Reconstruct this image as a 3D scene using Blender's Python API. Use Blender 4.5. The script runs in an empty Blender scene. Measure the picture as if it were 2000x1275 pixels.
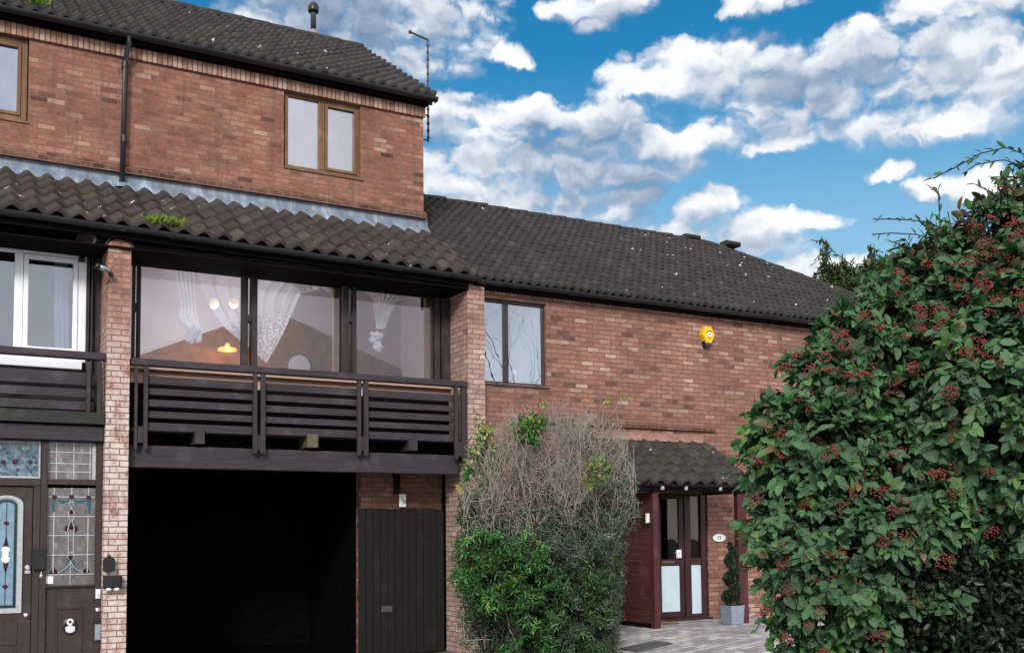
import bpy, math, random
import numpy as np
from mathutils import Matrix, Vector

random.seed(7)
rng = np.random.default_rng(7)
SC = bpy.context.scene
COL = SC.collection

# ------------------------------------------------------------------ camera
FPX = 2050.0
AL, PT, RL, CY, H = math.radians(28.909), math.radians(3.787), math.radians(-.603), 917.1, 1.37
F = np.array([math.sin(AL)*math.cos(PT), math.cos(AL)*math.cos(PT), math.sin(PT)])
R0 = np.array([math.cos(AL), -math.sin(AL), 0.0])
U0 = np.cross(R0, F)
R = R0*math.cos(RL)+U0*math.sin(RL)
U = -R0*math.sin(RL)+U0*math.cos(RL)
CAM = np.array([0.0, 0.0, H])
cd = bpy.data.cameras.new('camera')
cam = bpy.data.objects.new('camera', cd)
COL.objects.link(cam)
cam.matrix_world = Matrix(((R[0], U[0], -F[0], CAM[0]), (R[1], U[1], -F[1], CAM[1]), (R[2], U[2], -F[2], CAM[2]), (0, 0, 0, 1)))
cd.sensor_width = 36.0
cd.lens = 36.0*FPX/2000.0
cd.shift_y = (CY-637.5)/2000.0
cd.clip_end = 3000.0
SC.camera = cam
SC.view_settings.view_transform = 'Standard'
SC.view_settings.look = 'None'
SC.view_settings.exposure = 0.62
SC.view_settings.gamma = 1.0
SC.cycles.max_bounces = 8
SC.cycles.transparent_max_bounces = 16
SC.cycles.use_denoising = True

SUN_EL, SUN_AZ = math.radians(27), math.radians(214)      # azimuth clockwise from +Y (north)
SUN_STRENGTH, SUN_ANGLE = 2.0, math.radians(13)
SKY_STRENGTH = 0.10


def ray(x, y): return F+R*((x-1000)/FPX)-U*((y-CY)/FPX)
def P(x, y, Y):
    d = ray(x, y); return CAM+d*(Y/d[1])
def PZ(x, y, zc): return CAM+ray(x, y)*zc
def PG(x, y, z):
    d = ray(x, y); return CAM+d*((z-H)/d[2])
def proj(p):
    d = np.asarray(p)-CAM; k = d@F
    return 1000+FPX*(d@R)/k, CY-FPX*(d@U)/k, k
def projN(p):
    d = np.asarray(p)-CAM; k = d@F
    return 1000+FPX*(d@R)/k, CY-FPX*(d@U)/k


# ------------------------------------------------------------------ world
def azel(x, y):
    d = ray(x, y); d = d/np.linalg.norm(d)
    return math.atan2(d[0], d[1]), math.asin(d[2])


class NT:
    def __init__(s, tree): s.t = tree
    def n(s, typ, **kw):
        o = s.t.nodes.new(typ)
        for k, v in kw.items():
            if k.startswith('i_'): o.inputs[k[2:].replace('__', ' ')].default_value = v
            else: setattr(o, k, v)
        return o
    def l(s, a, b): s.t.links.new(a, b)
    def m(s, op, a, b=None, c=None, clamp=False):
        o = s.t.nodes.new('ShaderNodeMath'); o.operation = op; o.use_clamp = clamp
        for i, v in enumerate((a, b, c)):
            if v is None: continue
            if isinstance(v, (int, float)): o.inputs[i].default_value = v
            else: s.l(v, o.inputs[i])
        return o.outputs[0]
    def vm(s, op, a, b=None, c=None):
        o = s.t.nodes.new('ShaderNodeVectorMath'); o.operation = op
        for i, v in enumerate((a, b, c)):
            if v is None: continue
            if isinstance(v, (tuple, list)): o.inputs[i].default_value = v
            else: s.l(v, o.inputs[i])
        return o.outputs['Value'] if op in ('DOT_PRODUCT', 'LENGTH') else o.outputs[0]
    def noise(s, vec, scale, detail=3, rough=.5, out='Fac'):
        o = s.t.nodes.new('ShaderNodeTexNoise'); o.inputs['Scale'].default_value = scale
        o.inputs['Detail'].default_value = detail; o.inputs['Roughness'].default_value = rough
        if vec is not None: s.l(vec, o.inputs['Vector'])
        return o.outputs[out]
    def mix(s, f, a, b, mode='MIX'):
        o = s.t.nodes.new('ShaderNodeMix'); o.data_type = 'RGBA'; o.blend_type = mode
        for i, v in ((0, f), (6, a), (7, b)):
            if isinstance(v, (int, float)): o.inputs[i].default_value = v
            elif isinstance(v, (tuple, list)): o.inputs[i].default_value = (*v[:3], 1)
            else: s.l(v, o.inputs[i])
        return o.outputs[2]
    def ramp(s, f, stops, interp='LINEAR'):
        o = s.t.nodes.new('ShaderNodeValToRGB'); cr = o.color_ramp; cr.interpolation = interp
        while len(cr.elements) < len(stops): cr.elements.new(.5)
        for e, (p, c) in zip(cr.elements, stops):
            e.position = p; e.color = (*c[:3], 1) if not isinstance(c, (int, float)) else (c, c, c, 1)
        s.l(f, o.inputs[0]); return o.outputs[0]
    def mr(s, v, a, b, c=0., d=1., smooth=True):
        o = s.t.nodes.new('ShaderNodeMapRange'); o.interpolation_type = 'SMOOTHSTEP' if smooth else 'LINEAR'
        s.l(v, o.inputs[0])
        for i, q in enumerate((a, b, c, d)): o.inputs[i+1].default_value = q
        return o.outputs[0]


W = bpy.data.worlds.new('World'); SC.world = W; W.use_nodes = True
wt = W.node_tree; wt.nodes.clear(); w = NT(wt)
sky = w.n('ShaderNodeTexSky', sky_type='NISHITA', sun_disc=False, sun_elevation=SUN_EL, sun_rotation=SUN_AZ, air_density=1.0, dust_density=.6, ozone_density=2.0)
dirv = w.n('ShaderNodeTexCoord').outputs['Generated']
sp = w.n('ShaderNodeSeparateXYZ'); w.l(dirv, sp.inputs[0])
az = w.m('ARCTAN2', sp.outputs[0], sp.outputs[1]); el = w.m('ARCSINE', sp.outputs[2])
cb = w.n('ShaderNodeCombineXYZ'); w.l(az, cb.inputs[0]); w.l(el, cb.inputs[1])
wn = w.noise(cb.outputs[0], 16, 5, .6, 'Color')
warp = w.vm('MULTIPLY_ADD', wn, (.060, .040, 0), (-.030, -.020, 0))
pos = w.vm('ADD', cb.outputs[0], warp)
CLOUDS = [(690, 30, 270, 150), (760, 60, 190, 120), (640, 0, 250, 120), (815, 95, 115, 75), (600, 60, 200, 140), (985, 105, 42, 26), (1165, 5, 110, 50), (1165, 55, 36, 20), (1480, 0, 90, 32),
 (1900, 0, 200, 55), (1400, 140, 180, 72), (1300, 165, 150, 45), (1650, 120, 190, 75), (1830, 110, 200, 85), (1960, 150, 130, 110), (1600, 190, 330, 70), (1230, 180, 95, 24), (1820, 240, 270, 42),
 (1040, 222, 90, 45), (1180, 235, 110, 48), (930, 255, 130, 42), (1260, 285, 250, 42), (1560, 272, 150, 30), (860, 215, 75, 38),
 (950, 318, 110, 45), (1090, 335, 190, 50), (1200, 340, 200, 36), (880, 350, 150, 60), (1000, 395, 240, 42), (1230, 390, 80, 25), (1190, 430, 75, 45), (1100, 430, 200, 35),
 (1390, 415, 85, 42), (1500, 440, 130, 36), (1585, 432, 66, 28), (1440, 475, 170, 42), (1740, 340, 55, 18), (1830, 362, 75, 26), (1930, 370, 80, 42), (1480, 530, 260, 34), (1300, 480, 200, 40)]
def cloud_field(pos):
    field = None
    for (cx, cy, rx, ry) in CLOUDS:
        a0, e0 = azel(cx, cy); a1, _ = azel(cx+rx, cy); _, e1 = azel(cx, cy-ry)
        ra, re = abs(a1-a0)*1.12, abs(e1-e0)*1.16
        q = w.vm('MULTIPLY_ADD', pos, (1/ra, 1/re, 0), (-a0/ra, -e0/re, 0))
        d = w.m('SUBTRACT', 1.0, w.vm('DOT_PRODUCT', q, q))
        field = d if field is None else w.m('SMOOTH_MAX', field, d, .22)
    return w.m('MINIMUM', field, .9)
def billow(p):
    v = w.n('ShaderNodeTexVoronoi', feature='F1', voronoi_dimensions='2D'); v.inputs['Scale'].default_value = 27; v.inputs['Detail'].default_value = 2.5; v.inputs['Roughness'].default_value = .5
    w.l(w.vm('MULTIPLY', p, (.75, 1.25, 1)), v.inputs['Vector'])
    return w.m('MULTIPLY_ADD', w.m('SUBTRACT', .45, v.outputs['Distance']), .85, w.m('MULTIPLY', w.m('SUBTRACT', w.noise(p, 30, 6, .58), .5), 1.25))
up = w.vm('ADD', pos, (-.006, .020, 0))
d0 = w.m('ADD', cloud_field(pos), billow(pos))
d1 = w.m('ADD', cloud_field(up), billow(w.vm('ADD', pos, (-.003, .009, 0))))
dens = d0
lit = w.m('SUBTRACT', d0, d1)
edge = w.mr(lit, -.25, .45)
hi = w.m('MULTIPLY_ADD', edge, -.46, .86)
mask = w.n('ShaderNodeMapRange', interpolation_type='SMOOTHSTEP'); w.l(dens, mask.inputs[0]); mask.inputs[1].default_value = -.30; w.l(hi, mask.inputs[2]); mask = mask.outputs[0]
# unseen bright overcast deck, added beside and behind the street to light the facades
fwd = w.vm('DOT_PRODUCT', dirv, tuple(float(v) for v in F))
n2 = w.noise(dirv, 2.2, 6, .55)
mask2 = w.m('MULTIPLY', w.mr(n2, .30, .52), w.mr(fwd, .72, .55))
shade = w.m('MULTIPLY_ADD', lit, .50, w.m('MULTIPLY_ADD', w.m('SUBTRACT', w.noise(pos, 7, 4, .5), .5), 1.9, .47))
shade = w.m('ADD', shade, w.mr(dens, .35, 1.5, .08, -.14), clamp=True)
ccol = w.ramp(shade, [(0.0, (1.3, 1.75, 2.6)), (.3, (2.3, 2.9, 3.8)), (.6, (4.3, 4.7, 5.3)), (.85, (6.0, 6.2, 6.5)), (1.0, (6.7, 6.75, 6.8))])
ccol2 = w.ramp(w.noise(dirv, 3.5, 5, .55), [(.25, (5.2, 5.4, 6.0)), (.7, (10.5, 10.5, 10.8))])
blue = w.mix(1.0, sky.outputs[0], (.10, .64, .81), 'MULTIPLY')
hz = w.mr(el, .46, .16)
blue = w.mix(w.m('MULTIPLY', hz, .85), blue, (2.7, 4.2, 5.4))
bk = w.mix(w.mr(fwd, .75, .5), blue, sky.outputs[0])
c1 = w.mix(mask2, bk, ccol2)
front = w.m('MULTIPLY', mask, w.mr(fwd, .55, .72))
c2 = w.mix(w.m('MULTIPLY', front, .97), c1, ccol)
bg = w.n('ShaderNodeBackground'); bg.inputs[1].default_value = SKY_STRENGTH
w.l(c2, bg.inputs[0])
wo = w.n('ShaderNodeOutputWorld'); w.l(bg.outputs[0], wo.inputs[0])

sl = bpy.data.lights.new('sun', 'SUN'); sl.energy = SUN_STRENGTH; sl.angle = SUN_ANGLE; sl.color = (1, .95, .88)
so = bpy.data.objects.new('sun', sl); COL.objects.link(so)
sd = Vector((math.sin(SUN_AZ)*math.cos(SUN_EL), math.cos(SUN_AZ)*math.cos(SUN_EL), math.sin(SUN_EL)))
so.rotation_euler = sd.to_track_quat('Z', 'Y').to_euler()


# ------------------------------------------------------------------ materials
def newmat(name):
    m = bpy.data.materials.new(name); m.use_nodes = True
    t = m.node_tree; t.nodes.clear()
    n = NT(t); o = n.n('ShaderNodeOutputMaterial'); b = n.n('ShaderNodeBsdfPrincipled')
    n.l(b.outputs[0], o.inputs[0])
    return m, n, b, o


def setp(b, **k):
    for q, v in k.items():
        nm = {'rough': 'Roughness', 'metal': 'Metallic', 'spec': 'Specular IOR Level', 'col': 'Base Color', 'coat': 'Coat Weight', 'trans': 'Transmission Weight'}[q]
        b.inputs[nm].default_value = (*v, 1) if q == 'col' else v


def bump(n, b, h, strength=.3, dist=.01):
    bp = n.n('ShaderNodeBump'); bp.inputs['Strength'].default_value = strength; bp.inputs['Distance'].default_value = dist
    n.l(h, bp.inputs['Height']); n.l(bp.outputs[0], b.inputs['Normal'])


def plain(name, col, rough=.6, var=.15, scale=6, metal=0., spec=.4, bumps=.1):
    m, n, b, o = newmat(name)
    pos = n.n('ShaderNodeNewGeometry').outputs['Position']
    f = n.noise(pos, scale, 5, .6)
    lo = tuple(c*(1-var) for c in col); hi = tuple(min(1, c*(1+var)) for c in col)
    n.l(n.ramp(f, [(.3, lo), (.7, hi)]), b.inputs['Base Color'])
    setp(b, rough=rough, metal=metal, spec=spec)
    if bumps: bump(n, b, n.noise(pos, scale*6, 3, .6), bumps, .006)
    return m


def brick_mat(name, tint=(1, 1, 1), eff=0., eff_top=3.5, dirt=.5, soldier=False, mortar=(.15, .098, .085)):
    m, n, b, o = newmat(name)
    g = n.n('ShaderNodeNewGeometry'); pos = g.outputs['Position']
    s1 = n.n('ShaderNodeSeparateXYZ'); n.l(pos, s1.inputs[0])
    s2 = n.n('ShaderNodeSeparateXYZ'); n.l(g.outputs['Normal'], s2.inputs[0])
    side = n.m('GREATER_THAN', n.m('ABSOLUTE', s2.outputs[0]), .7)
    u = n.m('ADD', n.m('MULTIPLY', s1.outputs[1], side), n.m('MULTIPLY', s1.outputs[0], n.m('SUBTRACT', 1.0, side)))
    c = n.n('ShaderNodeCombineXYZ'); n.l(u, c.inputs[0])
    if soldier: c.inputs[1].default_value = .2
    else: n.l(s1.outputs[2], c.inputs[1])
    wob = n.vm('MULTIPLY_ADD', n.noise(pos, 9, 2, .5, 'Color'), (.012, .012, 0), (-.006, -.006, 0))
    uv = n.vm('ADD', c.outputs[0], wob)
    br = n.n('ShaderNodeTexBrick'); n.l(uv, br.inputs['Vector'])
    br.inputs['Color1'].default_value = (0, 0, 0, 1); br.inputs['Color2'].default_value = (1, 1, 1, 1); br.inputs['Mortar'].default_value = (.5, .5, .5, 1)
    br.inputs['Scale'].default_value = 1; br.inputs['Mortar Size'].default_value = .007; br.inputs['Mortar Smooth'].default_value = .25
    br.inputs['Brick Width'].default_value = .070 if soldier else .225; br.inputs['Row Height'].default_value = .40 if soldier else .075
    if soldier: br.offset = 0
    cell = br.outputs['Color']
    t = tint
    SOL = [(0, (.30, .165, .12)), (.4, (.44, .27, .20)), (1, (.58, .41, .32))]
    def T(r, g_, b_): return (r*t[0], g_*t[1], b_*t[2])
    base = n.ramp(cell, [(.0, T(.11, .055, .044)), (.04, T(.20, .090, .068)), (.10, T(.285, .126, .095)), (.5, T(.335, .152, .115)), (.84, T(.385, .187, .145)), (.94, T(.43, .24, .19)), (1., T(.53, .37, .30))])
    if soldier: base = n.ramp(cell, SOL)
    base = n.mix(n.mr(n.noise(pos, 7, 5, .65), .40, .75, 0, .5), base, (.40, .25, .19))
    base = n.mix(n.mr(n.noise(n.vm('ADD', pos, (3, 7, 1)), 9, 5, .65), .52, .78, 0, .6), base, (.16, .075, .055))
    base = n.mix(.55, base, n.ramp(n.noise(pos, 38, 4, .65), [(.3, (.35, .30, .28)), (.62, (1, 1, 1))]), 'MULTIPLY')
    base = n.mix(dirt, base, n.ramp(n.noise(pos, 1.1, 5, .6), [(.3, (.55, .50, .47)), (.66, (1.12, 1.08, 1.05))]), 'MULTIPLY')
    stretch = n.vm('MULTIPLY', pos, (7., 7., .5))
    base = n.mix(n.mr(n.noise(stretch, 1, 4, .6), .54, .78, 0, .5), base, (.075, .055, .047))
    if eff:
        zf = n.mr(s1.outputs[2], eff_top, eff_top-2.2)
        pf = n.m('MULTIPLY', zf, n.mr(n.noise(n.vm('MULTIPLY', pos, (8, 8, 5)), 1, 5, .7), .30, .60))
        base = n.mix(n.m('MULTIPLY', pf, eff), base, (.62, .55, .52))
    mfac = br.outputs['Fac']
    mc = n.mix(n.noise(pos, 5, 3), mortar, tuple(v*1.6 for v in mortar))
    n.l(n.mix(mfac, base, mc), b.inputs['Base Color'])
    setp(b, rough=.92, spec=.2)
    bump(n, b, n.m('ADD', n.m('SUBTRACT', 1.0, mfac), n.m('MULTIPLY', n.noise(pos, 60, 4, .7), .5)), .8, .016)
    return m


def wood_mat(name, c0, c1, axis, rough=.65, fine=1., spec=.35):
    m, n, b, o = newmat(name)
    pos = n.n('ShaderNodeNewGeometry').outputs['Position']
    sc = {'x': (1.2, 30, 45), 'z': (38, 38, 1.1), 'y': (40, 1.2, 40)}[axis]
    v = n.vm('MULTIPLY', pos, sc)
    f = n.noise(v, fine, 5, .65)
    c = n.ramp(f, [(.28, c0), (.72, c1)])
    c = n.mix(n.mr(n.noise(pos, 3.5, 4, .6), .5, .75, 0, .45), c, tuple(min(1, q*1.9+.012) for q in c1))
    n.l(c, b.inputs['Base Color']); setp(b, rough=rough, spec=spec)
    bump(n, b, f, .25, .004)
    return m


def tile_mat(name, c=(.040, .034, .034), moss=.3, fleck=.5):
    m, n, b, o = newmat(name)
    pos = n.n('ShaderNodeNewGeometry').outputs['Position']
    at = n.n('ShaderNodeAttribute', attribute_name='rnd').outputs['Fac']
    base = n.ramp(at, [(0, tuple(q*.78 for q in c)), (.5, c), (.93, tuple(q*1.2 for q in c)), (1., (c[0]*1.7, c[1]*1.45, c[2]*1.35))])
    base = n.mix(.8, base, n.ramp(n.noise(pos, 5, 5, .65), [(.3, (.5, .5, .52)), (.7, (1.35, 1.28, 1.25))]), 'MULTIPLY')
    base = n.mix(n.mr(n.noise(pos, 26, 4, .7), .58, .72, 0, .5), base, (.12, .105, .10))
    base = n.mix(n.m('MULTIPLY', n.mr(n.noise(pos, 1.7, 4, .6), .56, .72), moss), base, (.055, .05, .026))
    vo = n.n('ShaderNodeTexVoronoi', feature='F1'); vo.inputs['Scale'].default_value = 6.5; n.l(n.vm('ADD', pos, n.vm('MULTIPLY', n.noise(pos, 30, 2, .6, 'Color'), (.10, .10, .10))), vo.inputs['Vector'])
    sc = n.n('ShaderNodeSeparateColor'); n.l(vo.outputs['Color'], sc.inputs[0])
    fl = n.m('MULTIPLY', n.m('LESS_THAN', vo.outputs['Distance'], n.m('MULTIPLY', sc.outputs[1], .19)), n.m('GREATER_THAN', sc.outputs[0], 1-fleck))
    base = n.mix(n.m('MULTIPLY', fl, .9), base, (.62, .61, .60))
    n.l(base, b.inputs['Base Color']); setp(b, rough=.8, spec=.35)
    bump(n, b, n.noise(pos, 70, 4, .7), .35, .006)
    return m


def glass_mat(name, refl=.2, tint=(.96, .97, 1.), rough=.0, film=None, filmw=0.):
    m, n, b, o = newmat(name)
    t = m.node_tree; t.nodes.remove(b)
    tr = n.n('ShaderNodeBsdfTransparent'); tr.inputs[0].default_value = (*tint, 1)
    gl = n.n('ShaderNodeBsdfGlossy'); gl.inputs['Roughness'].default_value = rough; gl.inputs[0].default_value = (.95, .96, 1., 1)
    geo = n.n('ShaderNodeNewGeometry')
    bp = n.n('ShaderNodeBump'); bp.inputs['Strength'].default_value = .05; bp.inputs['Distance'].default_value = .02
    n.l(n.noise(geo.outputs['Position'], 2.2, 2), bp.inputs['Height']); n.l(bp.outputs[0], gl.inputs['Normal'])
    base = tr.outputs[0]
    if film:
        df = n.n('ShaderNodeBsdfDiffuse'); df.inputs[0].default_value = (*film, 1)
        mf = n.n('ShaderNodeMixShader'); mf.inputs[0].default_value = filmw
        n.l(base, mf.inputs[1]); n.l(df.outputs[0], mf.inputs[2]); base = mf.outputs[0]
    fr = n.n('ShaderNodeFresnel'); fr.inputs[0].default_value = 1.5
    fac = n.m('MAXIMUM', fr.outputs[0], refl, clamp=True)
    mx = n.n('ShaderNodeMixShader'); n.l(fac, mx.inputs[0]); n.l(base, mx.inputs[1]); n.l(gl.outputs[0], mx.inputs[2])
    n.l(mx.outputs[0], o.inputs[0])
    return m


def emit_mat(name, col, s):
    m, n, b, o = newmat(name)
    setp(b, col=col, rough=.4); b.inputs['Emission Color'].default_value = (*col, 1); b.inputs['Emission Strength'].default_value = s
    return m


def leaf_mat(name, stops, rough=.45, spec=.4, transl=.15, under=None):
    m, n, b, o = newmat(name)
    at = n.n('ShaderNodeAttribute', attribute_name='rnd').outputs['Fac']
    g = n.n('ShaderNodeNewGeometry')
    c = n.ramp(at, stops)
    c = n.mix(.5, c, n.ramp(n.noise(g.outputs['Position'], 3, 3), [(.3, (.65, .65, .7)), (.7, (1.2, 1.2, 1.1))]), 'MULTIPLY')
    if under: c = n.mix(n.m('MULTIPLY', g.outputs['Backfacing'], .7), c, under)
    n.l(c, b.inputs['Base Color']); setp(b, rough=rough, spec=spec)
    tl = n.n('ShaderNodeBsdfTranslucent'); n.l(c, tl.inputs[0])
    mx = n.n('ShaderNodeMixShader'); mx.inputs[0].default_value = transl
    n.l(b.outputs[0], mx.inputs[1]); n.l(tl.outputs[0], mx.inputs[2]); n.l(mx.outputs[0], o.inputs[0])
    return m


M = {}
M['brick'] = brick_mat('red_brick', (.96, 1.03, 1.04), dirt=.65, mortar=(.115, .075, .064))
M['brick_up'] = brick_mat('red_brick_upper', (.95, .92, .87), dirt=.75)
M['brick_pier'] = brick_mat('pier_brick', (1.12, 1.15, 1.12), eff=.85, eff_top=5.0, dirt=.3)
M['brick_pier_b'] = brick_mat('pier_brick_buff', (1.15, 1.42, 1.48), eff=.3, eff_top=5.6, dirt=.3)
M['soldier'] = brick_mat('soldier_brick', (1.2, 1.28, 1.18), soldier=True, mortar=(.09, .05, .042))
M['plinth'] = brick_mat('stained_brick', (.42, .42, .38), dirt=.95)
M['wood_x'] = wood_mat('dark_board', (.018, .014, .017), (.042, .034, .043), 'x')
M['wood_z'] = wood_mat('dark_post', (.016, .012, .013), (.042, .032, .036), 'z')
M['wood_light'] = wood_mat('joist_end', (.06, .045, .03), (.13, .10, .06), 'z')
M['wood_green'] = wood_mat('algae_board', (.010, .013, .010), (.026, .030, .022), 'x')
M['door_dark'] = wood_mat('brown_door_paint', (.026, .017, .017), (.043, .029, .029), 'z', .5)
M['maroon_x'] = wood_mat('maroon_board', (.048, .014, .016), (.078, .025, .027), 'y', .6)
M['maroon_z'] = wood_mat('maroon_post', (.040, .009, .011), (.075, .018, .020), 'z', .55)
M['door_red'] = wood_mat('dark_red_door', (.022, .006, .008), (.040, .011, .013), 'z', .4)
M['oak'] = wood_mat('brown_window_wood', (.105, .052, .024), (.19, .10, .048), 'z', .5)
M['oakx'] = wood_mat('brown_window_wood_flat', (.105, .052, .024), (.19, .10, .048), 'x', .5)
M['frame_brown'] = plain('dark_window_frame', (.030, .022, .024), .45, .25)
M['white'] = plain('white_upvc', (.80, .83, .88), .35, .05, bumps=0)
M['black'] = plain('black_plastic', (.012, .012, .014), .38, .2)
M['gutter'] = plain('black_gutter', (.010, .011, .014), .42, .4, 4, spec=.5)
M['pipe'] = plain('downpipe_paint', (.024, .026, .032), .42, .3, 5, spec=.5)
M['soffit'] = plain('dark_fascia', (.006, .0045, .005), .85, .3, spec=.04)
M['lead'] = None
M['tile'] = tile_mat('brown_pantile', (.030, .0265, .027), .35, .17)
M['tile_l'] = tile_mat('weathered_brown_pantile', (.040, .033, .0315), .5, .36)
M['tile_r'] = tile_mat('grey_brown_pantile', (.027, .0245, .026), .2, .17)
M['tile_p'] = tile_mat('mossy_pantile', (.034, .031, .030), .6, .2)
M['void'] = plain('garage_shade_black', (.004, .004, .0045), .95, .3, spec=.0)  # near-black, the open garage's deep shade put into the colour
M['gate'] = wood_mat('black_gate_board', (.0035, .0028, .0035), (.008, .006, .008), 'z', .8)  # gate and garage side wall, recess shade added to the dark colour
M['glass'] = glass_mat('window_glass', .045)
M['glass_sky'] = glass_mat('reflecting_glass', .40, (.7, .7, .75))
M['glass_dim'] = glass_mat('reflecting_glass_dim', .13, (.8, .86, .95))
M['glass_blue'] = glass_mat('reflecting_glass_blue', .36, (.6, .75, .85))
M['glass_dark'] = glass_mat('door_glass', .03, (.55, .45, .35))
M['frost'] = plain('frosted_panel', (.50, .62, .70), .35, .06, 3, bumps=0)
M['plaster'] = plain('white_plaster', (.66, .62, .64), .85, .06, 2, bumps=.05)
M['ceiling'] = plain('white_ceiling', (.62, .57, .59), .9, .07, 1.2, bumps=.05)
M['wall_and_reflection'] = plain('brown_wall_and_reflection', (.22, .080, .020), .8, .3, 5)  # brown hall wall, also the colour of the gable reflection
M['pinkish'] = plain('faded_pink_timber', (.42, .27, .21), .7, .12, 4)
M['flaunch'] = plain('pink_mortar', (.27, .15, .115), .9, .25, 8)
M['floor'] = plain('carpet', (.12, .08, .06), .95, .1)
M['steel'] = plain('grey_steel', (.30, .31, .33), .35, .1, metal=.8, bumps=0)
M['galv'] = plain('zinc_grey', (.26, .31, .38), .45, .2, 9, metal=.35)
M['rust'] = plain('weathered_mast', (.07, .055, .05), .6, .5, 25)
M['silver'] = plain('chrome', (.75, .75, .74), .2, .05, metal=.9, bumps=0)
M['yellow'] = plain('yellow_plastic', (.80, .47, .012), .4, .08, bumps=0)
M['navy'] = plain('navy_plastic', (.006, .010, .05), .4, .2, bumps=0)
M['paper'] = plain('white_enamel', (.80, .80, .80), .35, .03, bumps=0)
M['grey_txt'] = plain('grey_lettering', (.09, .09, .10), .5, .05, bumps=0)
M['mat'] = plain('coir_mat', (.16, .12, .06), .95, .3, 30)
M['darkmat'] = plain('grey_doormat', (.07, .07, .075), .95, .3, 30)
M['came'] = plain('lead_came', (.40, .41, .43), .45, .15, 20, metal=.2, bumps=0)
M['teal'] = plain('teal_glass', (.012, .085, .11), .15, .2, 30)
M['blueglass'] = plain('pale_blue_glass', (.17, .27, .36), .2, .2, 10)
M['greengl'] = plain('dark_green_glass', (.012, .03, .03), .15, .3, 20)
M['redgl'] = plain('dark_red_glass', (.022, .006, .012), .15, .3, 20)
M['bark'] = plain('grey_bark', (.12, .10, .085), .9, .35, 12)
M['barkd'] = plain('dark_bark', (.030, .024, .020), .9, .35, 12)


def mk_lead():
    m, n, b, o = newmat('lead_flashing')
    pos = n.n('ShaderNodeNewGeometry').outputs['Position']
    st = n.noise(n.vm('MULTIPLY', pos, (9, 3, 1.2)), 1, 5, .65)
    c = n.ramp(st, [(.3, (.11, .135, .175)), (.55, (.20, .245, .31)), (.74, (.42, .47, .54))])
    n.l(c, b.inputs['Base Color']); setp(b, rough=.55, metal=.15)
    bump(n, b, n.noise(pos, 12, 4, .6), .4, .02)
    return m
M['lead'] = mk_lead()


def mk_seeded():
    m, n, b, o = newmat('obscure_glass')
    pos = n.n('ShaderNodeNewGeometry').outputs['Position']
    f = n.noise(n.vm('MULTIPLY', pos, (16, 16, 9)), 1, 4, .6)
    n.l(n.ramp(f, [(.3, (.085, .075, .075)), (.6, (.15, .14, .14)), (.8, (.32, .34, .37))]), b.inputs['Base Color'])
    setp(b, rough=.12, spec=.6); bump(n, b, n.noise(pos, 60, 3), .35, .006)
    return m
M['seeded'] = mk_seeded()


def mk_mosaic():
    m, n, b, o = newmat('patterned_stained_glass')
    pos = n.n('ShaderNodeNewGeometry').outputs['Position']
    vo = n.n('ShaderNodeTexVoronoi', feature='F1'); vo.inputs['Scale'].default_value = 26; n.l(pos, vo.inputs['Vector'])
    sc = n.n('ShaderNodeSeparateColor'); n.l(vo.outputs['Color'], sc.inputs[0])
    n.l(n.ramp(sc.outputs[0], [(.0, (.02, .025, .05)), (.3, (.04, .09, .11)), (.6, (.07, .12, .17)), (.85, (.16, .22, .28)), (1., (.04, .09, .05))]), b.inputs['Base Color'])
    setp(b, rough=.15, spec=.6)
    return m
M['mosaic'] = mk_mosaic()


def mk_curtain(name, lace):
    m, n, b, o = newmat(name)
    t = m.node_tree
    pos = n.n('ShaderNodeNewGeometry').outputs['Position']
    setp(b, col=(.93, .95, .96), rough=.8)
    tl = n.n('ShaderNodeBsdfTranslucent'); tl.inputs[0].default_value = (.95, .96, .98, 1)
    mx = n.n('ShaderNodeMixShader'); mx.inputs[0].default_value = .5
    n.l(b.outputs[0], mx.inputs[1]); n.l(tl.outputs[0], mx.inputs[2])
    tr = n.n('ShaderNodeBsdfTransparent')
    m2 = n.n('ShaderNodeMixShader'); n.l(tr.outputs[0], m2.inputs[1]); n.l(mx.outputs[0], m2.inputs[2])
    if lace:
        vo = n.n('ShaderNodeTexVoronoi', feature='F1'); vo.inputs['Scale'].default_value = 30; n.l(pos, vo.inputs['Vector'])
        hole = n.mr(vo.outputs['Distance'], .25, .55, .98, .55)
        at = n.n('ShaderNodeAttribute', attribute_name='rnd').outputs['Fac']
        n.l(n.m('ADD', n.m('MULTIPLY', hole, at), n.m('MULTIPLY', n.m('SUBTRACT', 1., at), .86)), m2.inputs[0])
    else: m2.inputs[0].default_value = .93
    n.l(m2.outputs[0], o.inputs[0])
    return m
M['curtain'] = mk_curtain('white_voile', False)
M['lace'] = mk_curtain('white_lace', True)


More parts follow.
